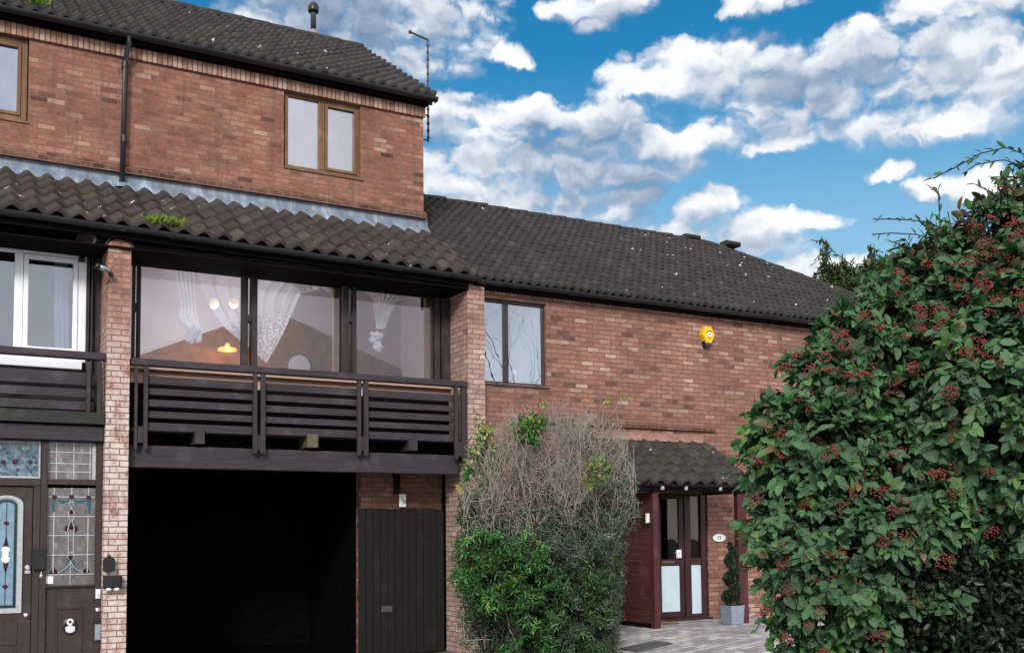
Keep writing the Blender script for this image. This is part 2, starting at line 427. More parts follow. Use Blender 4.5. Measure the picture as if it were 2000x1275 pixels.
def mk_paving():
    m, n, b, o = newmat('block_paving')
    pos = n.n('ShaderNodeNewGeometry').outputs['Position']
    br = n.n('ShaderNodeTexBrick'); n.l(n.vm('ADD', pos, n.vm('MULTIPLY', n.noise(pos, 6, 2, .5, 'Color'), (.03, .03, 0))), br.inputs['Vector'])
    br.inputs['Color1'].default_value = (0, 0, 0, 1); br.inputs['Color2'].default_value = (1, 1, 1, 1)
    br.inputs['Scale'].default_value = 1; br.inputs['Mortar Size'].default_value = .008; br.inputs['Brick Width'].default_value = .24; br.inputs['Row Height'].default_value = .16
    c = n.ramp(br.outputs['Color'], [(0, (.25, .24, .245)), (.5, (.38, .37, .38)), (1, (.52, .50, .50))])
    c = n.mix(.9, c, n.ramp(n.noise(pos, 1.6, 5, .65), [(.3, (.6, .6, .62)), (.7, (1.2, 1.18, 1.15))]), 'MULTIPLY')
    c = n.mix(br.outputs['Fac'], c, (.11, .105, .095))
    n.l(c, b.inputs['Base Color']); setp(b, rough=.8, spec=.4)
    bump(n, b, n.m('SUBTRACT', n.noise(pos, 40, 3), br.outputs['Fac']), .5, .01)
    return m
M['paving'] = mk_paving()
M['ground'] = plain('tarmac', (.06, .06, .06), .9, .25, 3)


# ------------------------------------------------------------------ mesh helpers
BASE = {}


def link(name, me, mat, parent=None, smooth=False):
    o = bpy.data.objects.new(name, me); COL.objects.link(o)
    for m in (mat if isinstance(mat, (list, tuple)) else [mat]): me.materials.append(m)
    if smooth and len(me.polygons): me.polygons.foreach_set('use_smooth', np.ones(len(me.polygons), dtype=bool))
    if parent is not None:
        o.parent = parent; BASE[o] = BASE[parent]
    else: BASE[o] = np.zeros(3)
    return o


def thing(name, label, cat, loc=(0, 0, 0), group=None):
    o = bpy.data.objects.new(name, None); COL.objects.link(o); o.location = loc
    o.empty_display_size = .2
    o['label'] = label; o['category'] = cat
    if group: o['group'] = group
    BASE[o] = np.array(loc, float)
    return o


def tag(o, label, cat, group=None):
    o['label'] = label; o['category'] = cat
    if group: o['group'] = group
    return o


class MB:
    def __init__(s): s.v = []; s.f = []; s.mi = []; s.cur = 0
    def add(s, vs, fs):
        k = len(s.v); s.v += [tuple(map(float, q)) for q in vs]; s.f += [[i+k for i in f] for f in fs]; s.mi += [s.cur]*len(fs); return s
    def box(s, x0, x1, y0, y1, z0, z1):
        return s.add([(x0, y0, z0), (x1, y0, z0), (x1, y1, z0), (x0, y1, z0), (x0, y0, z1), (x1, y0, z1), (x1, y1, z1), (x0, y1, z1)],
                     [(0, 3, 2, 1), (4, 5, 6, 7), (0, 1, 5, 4), (1, 2, 6, 5), (2, 3, 7, 6), (3, 0, 4, 7)])
    def bbox(s, x0, x1, y0, y1, z0, z1, b=.006):
        """box with chamfered front edges"""
        b = min(b, (x1-x0)*.4, (z1-z0)*.4, (y1-y0)*.4)
        vs = [(x0, y1, z0), (x1, y1, z0), (x1, y1, z1), (x0, y1, z1), (x0, y0+b, z0), (x1, y0+b, z0), (x1, y0+b, z1), (x0, y0+b, z1),
              (x0+b, y0, z0+b), (x1-b, y0, z0+b), (x1-b, y0, z1-b), (x0+b, y0, z1-b)]
        return s.add(vs, [(0, 3, 2, 1), (8, 9, 10, 11), (4, 5, 9, 8), (5, 6, 10, 9), (6, 7, 11, 10), (7, 4, 8, 11), (0, 1, 5, 4), (1, 2, 6, 5), (2, 3, 7, 6), (3, 0, 4, 7)])
    def px(s, xl, xr, yt, yb, Y0, Y1, b=.006):
        """box on the plane Y0, its extents read at the left edge"""
        ym = (yt+yb)/2
        x0 = P(xl, ym, Y0)[0]; x1 = P(xr, ym, Y0)[0]
        return s.bbox(x0, x1, Y0, Y1, P(xl, yb, Y0)[2], P(xl, yt, Y0)[2], b)
    def prism(s, pts, y0, y1):
        """polygon (x,z), anticlockwise seen from the front (-Y), extruded along Y"""
        k = len(pts)
        vs = [(x, y0, z) for x, z in pts]+[(x, y1, z) for x, z in pts]
        return s.add(vs, [list(range(k)), list(range(2*k-1, k-1, -1))]+[(i, i+k, (i+1) % k+k, (i+1) % k) for i in range(k)])
    def prism_x(s, pts, x0, x1):
        """polygon (y,z) extruded along X"""
        k = len(pts)
        vs = [(x0, y, z) for y, z in pts]+[(x1, y, z) for y, z in pts]
        return s.add(vs, [list(range(k))[::-1], list(range(k, 2*k))]+[((i+1) % k, (i+1) % k+k, i+k, i)[::-1] for i in range(k)])
    def tube(s, pts, r, n=8, caps=True):
        pts = [np.asarray(p, float) for p in pts]; rr = r if isinstance(r, (list, tuple)) else [r]*len(pts)
        rings = []
        up = np.array([0, 0, 1.])
        for i, p in enumerate(pts):
            d = pts[min(i+1, len(pts)-1)]-pts[max(i-1, 0)]; d = d/(np.linalg.norm(d)+1e-9)
            a = np.cross(d, up if abs(d[2]) < .9 else np.array([1., 0, 0])); a /= np.linalg.norm(a); b = np.cross(d, a)
            rings.append([p+rr[i]*(math.cos(t)*a+math.sin(t)*b) for t in np.linspace(0, 2*math.pi, n, endpoint=False)])
        vs = [q for g in rings for q in g]; fs = []
        for i in range(len(pts)-1):
            for j in range(n): fs.append((i*n+j, i*n+(j+1) % n, (i+1)*n+(j+1) % n, (i+1)*n+j))
        if caps: fs += [list(range(n))[::-1], list(range((len(pts)-1)*n, len(pts)*n))]
        return s.add(vs, fs)
    def lathe(s, c, prof, n=20, axis='z'):
        """profile (r, h) turned about an axis through c"""
        vs = []; fs = []
        for r, h in prof:
            for t in np.linspace(0, 2*math.pi, n, endpoint=False):
                a, b = r*math.cos(t), r*math.sin(t)
                vs.append((c[0]+a, c[1]+b, c[2]+h) if axis == 'z' else ((c[0]+a, c[1]-h, c[2]+b) if axis == 'y' else (c[0]+h, c[1]+a, c[2]+b)))
        for i in range(len(prof)-1):
            for j in range(n): fs.append((i*n+j, i*n+(j+1) % n, (i+1)*n+(j+1) % n, (i+1)*n+j))
        fs += [list(range(n))[::-1], list(range((len(prof)-1)*n, len(prof)*n))]
        return s.add(vs, fs)
    def ball(s, c, r, n=12, k=8, sc=(1, 1, 1)):
        vs = [(c[0], c[1], c[2]-r*sc[2])]; fs = []
        for i in range(1, k):
            t = math.pi*i/k
            for j in range(n):
                a = 2*math.pi*j/n
                vs.append((c[0]+r*sc[0]*math.sin(t)*math.cos(a), c[1]+r*sc[1]*math.sin(t)*math.sin(a), c[2]-r*sc[2]*math.cos(t)))
        vs.append((c[0], c[1], c[2]+r*sc[2])); L = len(vs)-1
        for j in range(n):
            fs.append((0, 1+(j+1) % n, 1+j)); fs.append((L, 1+(k-2)*n+j, 1+(k-2)*n+(j+1) % n))
            for i in range(k-2): fs.append((1+i*n+j, 1+i*n+(j+1) % n, 1+(i+1)*n+(j+1) % n, 1+(i+1)*n+j))
        return s.add(vs, fs)
    def wall(s, x0, x1, z0, z1, y0, y1, holes=()):
        xs = sorted({x0, x1, *[q for h in holes for q in h[:2] if x0 < q < x1]}); zs = sorted({z0, z1, *[q for h in holes for q in h[2:] if z0 < q < z1]})
        for a, b in zip(xs, xs[1:]):
            for c, d in zip(zs, zs[1:]):
                mx, mz = (a+b)/2, (c+d)/2
                if not any(h[0] < mx < h[1] and h[2] < mz < h[3] for h in holes): s.box(a, b, y0, y1, c, d)
        return s
    def build(s, name, mat, parent=None, smooth=False):
        me = bpy.data.meshes.new(name)
        b = BASE[parent] if parent is not None else np.zeros(3)
        me.from_pydata([(x-b[0], y-b[1], z-b[2]) for x, y, z in s.v], [], s.f)
        if isinstance(mat, (list, tuple)): me.polygons.foreach_set('material_index', s.mi)
        me.update()
        return link(name, me, mat, parent, smooth)


def mesh_np(name, verts, quads=None, tris=None, rnd=None, parent=None, mat=None, smooth=True):
    """fast mesh; rnd: one float per face (quads first, then tris)"""
    b = BASE[parent] if parent is not None else np.zeros(3)
    me = bpy.data.meshes.new(name)
    v = np.asarray(verts, float)-b
    q = np.zeros((0, 4), int) if quads is None else np.asarray(quads, int); t = np.zeros((0, 3), int) if tris is None else np.asarray(tris, int)
    me.vertices.add(len(v)); me.vertices.foreach_set('co', v.astype(np.float32).ravel())
    loops = np.concatenate([q.ravel(), t.ravel()]).astype(np.int32)
    me.loops.add(len(loops)); me.loops.foreach_set('vertex_index', loops)
    starts = np.concatenate([np.arange(len(q))*4, len(q)*4+np.arange(len(t))*3]).astype(np.int32)
    me.polygons.add(len(starts)); me.polygons.foreach_set('loop_start', starts)
    me.update(calc_edges=True); me.validate()
    if rnd is not None and len(me.polygons) == len(starts):
        a = me.attributes.new('rnd', 'FLOAT', 'FACE'); a.data.foreach_set('value', np.asarray(rnd, np.float32))
    return link(name, me, mat, parent, smooth)


def unit(v): return v/(np.linalg.norm(v, axis=-1, keepdims=True)+1e-9)


def leaves(name, pos, dirs, norms, length, width, parent, mat, rnd=None, fold=.18, curl=.15, rnd_shape=False):
    """one mesh of many leaves: pos = stalk end, dirs = midrib, norms = upper side"""
    n = len(pos); d = unit(dirs); s = unit(np.cross(d, norms)); u = np.cross(s, d)
    L = np.asarray(length).reshape(-1, 1)*np.ones((n, 1)); Wd = np.asarray(width).reshape(-1, 1)*np.ones((n, 1))
    def pt(t, w_, lift): return pos+d*L*t+s*Wd*w_+u*(L*lift)
    c = curl
    st = ((.22, .43, .0), (.58, .49, .35), (.87, .27, .75)) if rnd_shape else ((.22, .40, .0), (.55, .40, .35), (.84, .19, .75))
    cols = [pt(0, 0, 0)]
    for t_, w_, q_ in st: cols += [pt(t_, -w_, fold*w_*1.1-q_*c), pt(t_, 0, -q_*c), pt(t_, w_, fold*w_*1.1-q_*c)]
    V = np.stack(cols+[pt(1, 0, -c)], 1)
    k = (np.arange(n)*11)[:, None]
    Q = np.concatenate([k+np.array([a]) for a in ([1, 4, 5, 2], [2, 5, 6, 3], [4, 7, 8, 5], [5, 8, 9, 6])])
    T = np.concatenate([k+np.array([a]) for a in ([0, 1, 2], [0, 2, 3], [7, 10, 8], [8, 10, 9])])
    r = rng.random(n) if rnd is None else rnd
    return mesh_np(name, V.reshape(-1, 3), Q, T, np.tile(r, 8), parent, mat, smooth=False)


def sticks(name, p0, p1, r0, r1, parent, mat, n=4):
    p0 = np.asarray(p0); p1 = np.asarray(p1); k = len(p0)
    d = unit(p1-p0); h = np.where(np.abs(d[:, 2:3]) < .9, np.array([[0, 0, 1.]]), np.array([[1., 0, 0]]))
    a = unit(np.cross(d, h)); b = np.cross(d, a)
    ts = np.linspace(0, 2*math.pi, n, endpoint=False)
    ring = np.cos(ts)[None, :, None]*a[:, None]+np.sin(ts)[None, :, None]*b[:, None]
    V = np.concatenate([p0[:, None]+ring*np.asarray(r0).reshape(-1, 1, 1), p1[:, None]+ring*np.asarray(r1).reshape(-1, 1, 1)], 1)
    base = (np.arange(k)*2*n)[:, None]
    Q = np.concatenate([base+np.array([[j, (j+1) % n, n+(j+1) % n, n+j]]) for j in range(n)])
    return mesh_np(name, V.reshape(-1, 3), Q, None, None, parent, mat)


def tiles(name, mat, parent, x0, x1, ye, ze, run, tan, wave=.25, gauge=.34, hip=None, amp=.072, seg=8, back=True):
    """interlocking rolled tiles laid in courses up a slope that rises along +Y"""
    th = math.atan(tan); L = run/math.cos(th); nc = max(1, int(round(L/gauge))); g = L/nc
    nw = int(math.ceil((x1-x0)/wave)); xs = x0+np.arange(nw*seg+1)*wave/seg; xs = xs[xs <= x1+1e-6]
    nx = len(xs); ph = (xs-x0)/wave; col = np.minimum((ph+.5).astype(int), nw)
    prof = amp*(.5+.5*np.cos(2*math.pi*ph))**1.15
    V = []; Q = []; rn = []
    nrm = np.array([0, -math.sin(th), math.cos(th)]); up = np.array([0, math.cos(th), math.sin(th)])
    for k in range(nc):
        jit = rng.normal(0, .0035, nw+2)[col]; skew = rng.normal(0, .006, nw+2)[col]; tr = rng.random(nw+2)
        b0 = len(V)*nx
        for (s_, h) in ((k*g-.045, -.005), (k*g-.045, .060), (k*g+.12, .044), (min((k+1)*g, L), .004)):
            sv = s_+skew
            X = xs.copy()
            if hip is not None: X = np.minimum(X, hip-(np.maximum(s_, 0)*math.cos(th)))
            hh = h+jit*(h > 0)
            V.append(np.stack([X, ye+sv*up[1]+nrm[1]*(prof+hh), ze+sv*up[2]+nrm[2]*(prof+hh)], 1))
        for r_ in range(3):
            i = np.arange(nx-1); a = b0+r_*nx+i
            Q.append(np.stack([a, a+1, a+nx+1, a+nx], 1)); rn.append(tr[col[:-1]])
    V = np.concatenate(V); Q = np.concatenate(Q); rn = np.concatenate(rn)
    if hip is not None:                       # drop the faces that collapsed on the hip line
        A = np.linalg.norm(np.cross(V[Q[:, 1]]-V[Q[:, 0]], V[Q[:, 3]]-V[Q[:, 0]]), axis=1)+np.linalg.norm(np.cross(V[Q[:, 2]]-V[Q[:, 1]], V[Q[:, 3]]-V[Q[:, 1]]), axis=1)
        ok = A > 1e-6; Q = Q[ok]; rn = rn[ok]
    # the boarding under the tiles
    k = len(V); xe = x1 if hip is None else hip
    xt = x1 if hip is None else hip-run
    dk = []
    for off in (-.006, -.07):
        for (X, s_) in ((x0, 0), (xe, 0), (xt, L), (x0, L)): dk.append(np.array([X, ye, ze])+up*s_+nrm*off)
    V = np.concatenate([V, np.array(dk)])
    DQ = np.array([[0, 1, 2, 3], [7, 6, 5, 4], [0, 4, 5, 1], [1, 5, 6, 2], [2, 6, 7, 3], [3, 7, 4, 0]])+k
    Q = np.concatenate([Q, DQ]); rn = np.concatenate([rn, np.full(6, .1)])
    return mesh_np(name, V, Q, None, rn, parent, mat)


def gutter(name, parent, x0, x1, yc, zt, r=.062, mat=None, clips=True):
    """half round gutter, open on top"""
    mb = MB(); ts = np.linspace(math.pi, 2*math.pi, 9)
    pr = [(yc+r*math.cos(t), zt+r*math.sin(t)) for t in ts]+[(yc+(r-.008)*math.cos(t), zt+(r-.008)*math.sin(t)) for t in ts[::-1]]
    n = 18; k = int((x1-x0)/.45)+1; rings = []
    for i in range(k+1):
        x = x0+(x1-x0)*i/k; s = rng.normal(0, .0035)
        rings.append([(x, y, z+s) for y, z in pr])
    vs = [q for g in rings for q in g]; fs = []
    for i in range(k):
        for j in range(n): fs.append((i*n+j, (i+1)*n+j, (i+1)*n+(j+1) % n, i*n+(j+1) % n))
    mb.add(vs, fs)
    for x in (x0, x1):
        mb.box(x-.006, x+.006, yc-r, yc+r, zt-r*.55, zt); mb.box(x-.006, x+.006, yc-r*.75, yc+r*.75, zt-r, zt-r*.55)
    if clips:
        x = x0+.6
        while x < x1-.2:
            pb = [(yc+(r+.009)*math.cos(t), zt+(r+.009)*math.sin(t)) for t in ts]
            mb.add([(x-.025, y, z) for y, z in pb]+[(x+.025, y, z) for y, z in pb], [(i, i+9, i+10, i+1) for i in range(8)])
            x += 1.05
    return mb.build(name, mat or M['gutter'], parent, smooth=False)


def text(name, body, size, loc, mat, parent, depth=.004):
    cu = bpy.data.curves.new(name, 'FONT'); cu.body = body; cu.size = size; cu.extrude = depth; cu.align_x = 'CENTER'; cu.align_y = 'CENTER'
    cu.materials.append(mat)
    o = bpy.data.objects.new(name, cu); COL.objects.link(o)
    me = bpy.data.meshes.new_from_object(o.evaluated_get(bpy.context.evaluated_depsgraph_get())); bpy.data.objects.remove(o); me.name = name
    o = bpy.data.objects.new(name, me); COL.objects.link(o)
    o.rotation_euler = (math.pi/2, 0, 0); o.parent = parent; o.location = tuple(np.array(loc)-BASE[parent])
    return o


def struct(o): o['kind'] = 'structure'; return o
# ------------------------------------------------------------------ planes of the place (metres; the street front runs along X)
TAN = .66
Y0 = 13.80                 # front of the brick piers
YW = 14.45                 # first floor windows behind the balconies
YR = 13.97                 # brick front of the right-hand house
YU = 15.20                 # upper storey
XP = (P(210, 600, Y0)[0], P(255, 600, Y0)[0]); XQ = (P(914, 700, Y0)[0], P(947, 700, Y0)[0])
XM = (XP[0]+XP[1])/2       # line between the left and the middle house
XE = P(827, 320, YU)[0]    # right corner of the upper storey
XL = -5.2
GX = P(930, 540, Y0-.2)[0]
LG_Y, LG_Z = Y0-.2+.062, P(930, 541, Y0-.2)[2]+.012
LOWER = []
RG_Y, RG_Z = Y0-.1+.062, P(950, 546, Y0-.1)[2]
UG_Y = YU-.22; UG_Z = P(840, 190, YU-.28)[2]

def gz(x): return -.34*min(1., max(0., (9.6-x)/3.0))
GX_ = [-400, 6.0, 6.6, 7.2, 7.8, 8.4, 9.0, 9.6, 500]
g = MB(); g.add([(x, y, gz(x)-.006) for x in GX_ for y in (-300, 700)], [(2*i, 2*i+2, 2*i+3, 2*i+1) for i in range(8)])
struct(g.build('ground', M['ground']))
GX_[0], GX_[-1] = -8, 19
g = MB(); g.add([(x, y, gz(x)) for x in GX_ for y in (3, 14.2)], [(2*i, 2*i+2, 2*i+3, 2*i+1) for i in range(8)])
struct(g.build('driveway', M['paving']))


def window(parent, Yf, xl, xr, yt, yb, mull=(), fw=.06, mat='oak', glass='glass_sky', depth=.07, sash=(), sill=True, sw=.05):
    """framed window on plane Yf, pixel extents read at its left edge; returns the frame, which parents its panes"""
    ym = (yt+yb)/2
    x0, x1 = P(xl, ym, Yf)[0], P(xr, ym, Yf)[0]; z1, z0 = P(xl, yt, Yf)[2], P(xl, yb, Yf)[2]
    f = MB(); yb_ = Yf+depth
    f.bbox(x0, x0+fw, Yf, yb_, z0, z1); f.bbox(x1-fw, x1, Yf, yb_, z0, z1)
    f.bbox(x0+fw, x1-fw, Yf, yb_, z1-fw, z1); f.bbox(x0+fw, x1-fw, Yf, yb_, z0, z0+fw)
    xs = [x0+fw]
    for (a, b) in mull:
        a, b = P(a, ym, Yf)[0], P(b, ym, Yf)[0]
        f.bbox(a, b, Yf-.002, yb_, z0+fw, z1-fw); xs += [a, b]
    xs.append(x1-fw)
    o = f.build('window', M[mat], parent)
    for i in range(0, len(xs), 2):
        a, b = xs[i], xs[i+1]; k = 0
        if i//2 in sash:
            k = sw; s_ = MB()
            s_.bbox(a+.004, a+k, Yf-.014, yb_-.03, z0+fw+.004, z1-fw-.004); s_.bbox(b-k, b-.004, Yf-.014, yb_-.03, z0+fw+.004, z1-fw-.004)
            s_.bbox(a+k, b-k, Yf-.014, yb_-.03, z1-fw-k, z1-fw-.004); s_.bbox(a+k, b-k, Yf-.014, yb_-.03, z0+fw+.004, z0+fw+k)
            s_.build('sash', M[mat], o)
        p = MB(); p.box(a+k, b-k, Yf+.03, Yf+.038, z0+fw+k, z1-fw-k); p.build('pane', M[glass], o)
    if sill:
        s_ = MB(); s_.bbox(x0-.03, x1+.03, Yf-.07, Yf+.01, z0-.035, z0-.002); s_.build('sill', M[mat], o)
    return o, (x0, x1, z0, z1)


# ------------------------------------------------------------------ the three terraced houses
HG = 'brick houses joined in one terrace'
HL = thing('terraced_house', 'brick terraced house with white balcony window and stained glass entrance door', 'house', (-1.5, Y0, -.34), HG)
HM = thing('terraced_house', 'three storey brick house with glazed balcony over a dark open garage', 'house', (4.5, Y0, -.34), HG)
HR = thing('terraced_house', 'lower two storey brick house with tiled door porch and yellow alarm', 'house', (11, YR, 0), HG)

zB0 = P(0, 305, YU)[2]; zPl = P(0, 286, YU)[2]                  # bottom and top of the stained plinth course
zS1 = P(826, 212, YU)[2]; zS0 = P(826, 231, YU)[2]               # soldier band
zTop = zS1+.10
DEP = 6.2                                                       # depth of the terrace behind the upper wall
YB = YU+DEP

# --- upper storey
wm = (554.7, 704, 178, 329)
x0u, x1u = P(554.5, 250, YU)[0], P(704, 250, YU)[0]; z1u, z0u = P(554.5, 178, YU)[2], P(553, 329, YU)[2]
xl1 = P(56, 150, YU)[0]; zl1, zl0 = P(56, 72, YU)[2], P(56, 243, YU)[2]
mb = MB().wall(XM, XE, zPl, zS0, YU, YU+.22, [(x0u, x1u, z0u, z1u)]); mb.box(XM, XE, YU, YU+.22, zS0, zTop+.05)
mb.add([(XE, YU+.22, 6.15), (XE, YB, 6.15), (XE, YB, zTop+.1), (XE, (YU+YB)/2, zTop+.1+DEP/2*TAN), (XE, YU+.22, zTop+.1)], [(0, 1, 2, 3, 4)])
mb.add([(XM, YB, 0), (XE, YB, 0), (XE, YB, zTop+.1), (XM, YB, zTop+.1)], [(0, 1, 2, 3)])
mb.build('wall', M['brick_up'], HM)
mb = MB().wall(XL, XM, zPl, zS0, YU, YU+.22, [(P(-95, 133, YU+.05)[0], xl1, zl0, zl1)]); mb.box(XL, XM, YU, YU+.22, zS0, zTop+.05)
mb.add([(XL, YW, 0), (XL, YB, 0), (XL, YB, zTop+.1), (XL, (YU+YB)/2, zTop+.1+DEP/2*TAN), (XL, YU, zTop+.1), (XL, YU, 6.), (XL, YW, 5.4)], [(0, 1, 2, 3, 4, 5, 6)])
mb.add([(XL, YB, 0), (XM, YB, 0), (XM, YB, zTop+.1), (XL, YB, zTop+.1)], [(0, 1, 2, 3)])
mb.build('wall', M['brick_up'], HL)
for hs, a, b in ((HL, XL, XM), (HM, XM, XE+.02)):
    mb = MB(); k = a
    mb.box(a, b, YU-.045, YU-.003, zS0, zS1); mb.build('soldier_course', M['soldier'], hs)
    mb = MB(); mb.box(a, b, YU-.06, YU-.003, zS1+.003, zS1+.05); mb.build('eaves_course', M['plinth'], hs)
    mb = MB(); mb.add([(a, YU-.085, zB0), (b, YU-.085, zB0), (b, YU-.085, zB0+.065), (a, YU-.085, zB0+.065), (a, YU-.003, zPl), (b, YU-.003, zPl), (b, YU+.2, zB0), (a, YU+.2, zB0)],
                      [(0, 1, 2, 3), (3, 2, 5, 4), (0, 7, 6, 1), (1, 6, 5, 2), (0, 3, 4, 7)]); mb.build('plinth_course', M['plinth'], hs)
window(HM, YU+.05, 556, 703, 180, 327, [(622, 634)], .055, 'oak', 'glass_sky', sash=(1,))
o_, _ = window(HL, YU+.05, -95, 54, 50, 216, [], .075, 'oak', 'glass_sky', sash=(0,))
# dark room behind the upper windows
mb = MB(); mb.box(x0u-.4, x1u+.4, YU+2.2, YU+2.25, z0u-.6, z1u+.3); mb.build('bedroom_wall', M['floor'], HM)
mb = MB(); mb.box(xl1-2.2, xl1+.4, YU+2.2, YU+2.25, zl0-.6, zl1+.3); mb.build('bedroom_wall', M['floor'], HL)
# reveal shading pieces (lintel shadow gap)
# upper roof
RUN_U = DEP/2+.22
ue_y, ue_z = YU-.24, UG_Z+.02
for hs, a, b in ((HL, XM-38*.19, XM), (HM, XM+.002, XE+.11)):
    rf = tiles('roof', M['tile'], hs, a, b, ue_y, ue_z, RUN_U, TAN, wave=.19, gauge=.29, amp=.062)
    zr = ue_z+RUN_U*TAN; yr = ue_y+RUN_U
    mb = MB(); mb.add([(a, yr, zr-.01), (b, yr, zr-.01), (b, YB+.3, zr-(YB+.3-yr)*TAN), (a, YB+.3, zr-(YB+.3-yr)*TAN)], [(0, 1, 2, 3)])
    mb.build('rear_slope', M['tile'], rf)
    x = a
    while x < b-.1:
        mb = MB(); e = min(x+.44, b+.02); ts = np.linspace(math.radians(-10), math.radians(190), 9)
        pr = [(yr+.12*math.cos(t), zr+.02+.105*math.sin(t)) for t in ts]
        mb.add([(x, y, z-.006) for y, z in pr]+[(e, y, z+.006) for y, z in pr], [(i, i+1, i+10, i+9) for i in range(8)]+[tuple(range(9)), tuple(range(9, 18))[::-1]])
        mb.build('ridge_tile', M['plinth'] if False else M['tile_p'], rf); x += .45
    mb = MB(); mb.prism_x([(YU-.15, ue_z-.06), (YU-.15, ue_z-.10), (YU-.003, ue_z-.10), (YU-.003, ue_z+.07)], a, b-.08 if hs is HM else b); mb.build('fascia', M['soffit'], hs)
    gutter('gutter', hs, a if hs is HL else a+.01, b+.02 if hs is HM else b-.01, YU-.235, ue_z+.005, .065)
# verge boarding at the gable
mb = MB(); mb.add([(XE+.005, ue_y+.1, ue_z-.09), (XE+.10, ue_y+.1, ue_z-.09), (XE+.10, ue_y+RUN_U, ue_z-.09+(RUN_U-.1)*TAN), (XE+.005, ue_y+RUN_U, ue_z-.09+(RUN_U-.1)*TAN),
                   (XE+.005, ue_y+.1, ue_z+.02), (XE+.10, ue_y+.1, ue_z+.02), (XE+.10, ue_y+RUN_U, ue_z+.02+(RUN_U-.1)*TAN), (XE+.005, ue_y+RUN_U, ue_z+.02+(RUN_U-.1)*TAN)],
                  [(0, 3, 2, 1), (1, 2, 6, 5), (0, 1, 5, 4), (0, 4, 7, 3)]); mb.build('verge', M['plinth'], HM)
# vent pipe on the roof (the house's own soil vent)
nrm = np.array([0, -TAN, 1.])
vp = CAM+ray(612, 66)*(((np.array([0, ue_y, ue_z])-CAM)@nrm)/(ray(612, 66)@nrm))
vtz = PZ(604, 8, proj(vp)[2])[2]
mb = MB(); mb.lathe(vp+np.array([0, 0, -.1]), [(.055, 0), (.055, vtz-vp[2]-.07), (.058, vtz-vp[2]-.06)], 14); v_ = mb.build('vent_pipe', M['pipe'], HM, True)
mb = MB(); mb.lathe((vp[0], vp[1], vtz-.10), [(.10, -.05), (.105, -.02), (.105, .05), (.085, .105), (.05, .14), (.0, .15)], 14); mb.build('cowl', M['black'], v_, True)
mb = MB(); mb.lathe(vp+np.array([0, 0, -.05]), [(.12, 0), (.115, .05), (.06, .12)], 12); mb.build('weathering_collar', M['lead'], v_, True)

# --- lead flashing and lower roof
le_y, le_z = LG_Y-.005, LG_Z+.025
def zlow(y): return le_z+(y-le_y)*TAN
RUN_L = YU-.03-le_y
for hs, a, b in ((HL, XM-29*.25, XM), (HM, XM+.002, GX)):
    rf = tiles('roof', M['tile_l'], hs, a, b, le_y, le_z, RUN_L, TAN)
    mb = MB(); zt = zlow(YU)+.02; K = 40; vs = []; fs = []
    for i in range(K+1):
        x = a+(min(b, XE+.06)-a)*i/K; s = .012*math.sin(i*1.9)+rng.normal(0, .006)
        vs += [(x, YU-.008, zB0+.03), (x, YU-.014, zt+.09+s*.4), (x, YU-.03, zt+.08+s), (x, YU-.13+s, zlow(YU-.13)+.085+s*.5), (x, YU-.145+s, zlow(YU-.15)+.03)]
    for i in range(K):
        for j in range(4): fs.append((i*5+j, i*5+j+1, i*5+j+6, i*5+j+5))
    mb.add(vs, fs); LOWER.append(mb.build('lead_flashing', M['lead'], hs))
    mb = MB(); mb.prism_x([(LG_Y+.065, le_z-.02), (LG_Y+.065, le_z-.15), (LG_Y+.10, le_z-.15), (LG_Y+.10, le_z+.02)], a, b-.06 if hs is HM else b); LOWER.append(mb.build('fascia', M['soffit'], hs))
    mb = MB(); mb.box(a, min(b, XQ[0]), LG_Y+.10, YW+.12, le_z-.19, le_z-.165); mb.build('soffit', M['soffit'], hs)
    LOWER += [gutter('gutter', hs, a if hs is HL else a+.01, b+.05 if hs is HM else b-.01, LG_Y, LG_Z, .066), rf]
mb = MB(); mb.lathe((GX+.05, LG_Y, LG_Z-.02), [(.055, 0), (.05, .03), (.02, .05)], 12, 'x')
# gable triangle closing the lower roof
mb.add([(GX-.05, LG_Y+.1, le_z-.18), (GX-.05, YU+.3, le_z-.18), (GX-.05, YU+.3, zlow(YU+.3)-.09), (GX-.05, LG_Y+.1, zlow(LG_Y+.1)-.09)], [(0, 1, 2, 3)])
mb.build('verge_end', M['soffit'], HM)

# the eaves line of the lower roof rises a little to the left
for o in LOWER:
    me = o.data; n_ = len(me.vertices); co = np.zeros(n_*3, np.float32); me.vertices.foreach_get('co', co); co = co.reshape(-1, 3)
    X = co[:, 0]+BASE[o][0]; Yv = co[:, 1]+BASE[o][1]
    co[:, 2] += .085*np.clip((7.-X)/5.2, 0, 1.25)*np.clip((YU+.35-Yv)/1.2, 0.25, 1); me.vertices.foreach_set('co', co.ravel()); me.update()
# downpipe with hopper, down to the lower roof
dx = P(244, 200, YU-.07)[0]; dxb = P(238, 350, YU-.07)[0]
zdt = P(247, 56, YU-.2)[2]; zdb = P(238, 362, YU-.09)[2]
mb = MB(); mb.tube([(dx+.02, YU-.235, ue_z-.05), (dx+.02, YU-.235, ue_z-.13), (dx, YU-.09, ue_z-.30), (dx, YU-.09, ue_z-.42), (dxb, YU-.09, zdb+.02)], .037, 12)
dp = mb.build('downpipe', M['pipe'], HM, True)
mb = MB()
for z in (ue_z-.45, (ue_z+zdb)/2-.45):
    mb.lathe((dx+(dxb-dx)*.5, YU-.09, z), [(.040, 0), (.042, .02), (.042, .08), (.040, .1)], 12); mb.box(dx-.045, dx+.045, YU-.055, YU-.004, z+.02, z+.075)
mb.build('pipe_bracket', M['black'], dp)
mb = MB(); mb.lathe((dxb, YU-.10, zlow(YU-.1)+.06), [(.12, 0), (.10, .05), (.05, .08)], 9); mb.build('pipe_foot', M['lead'], dp)

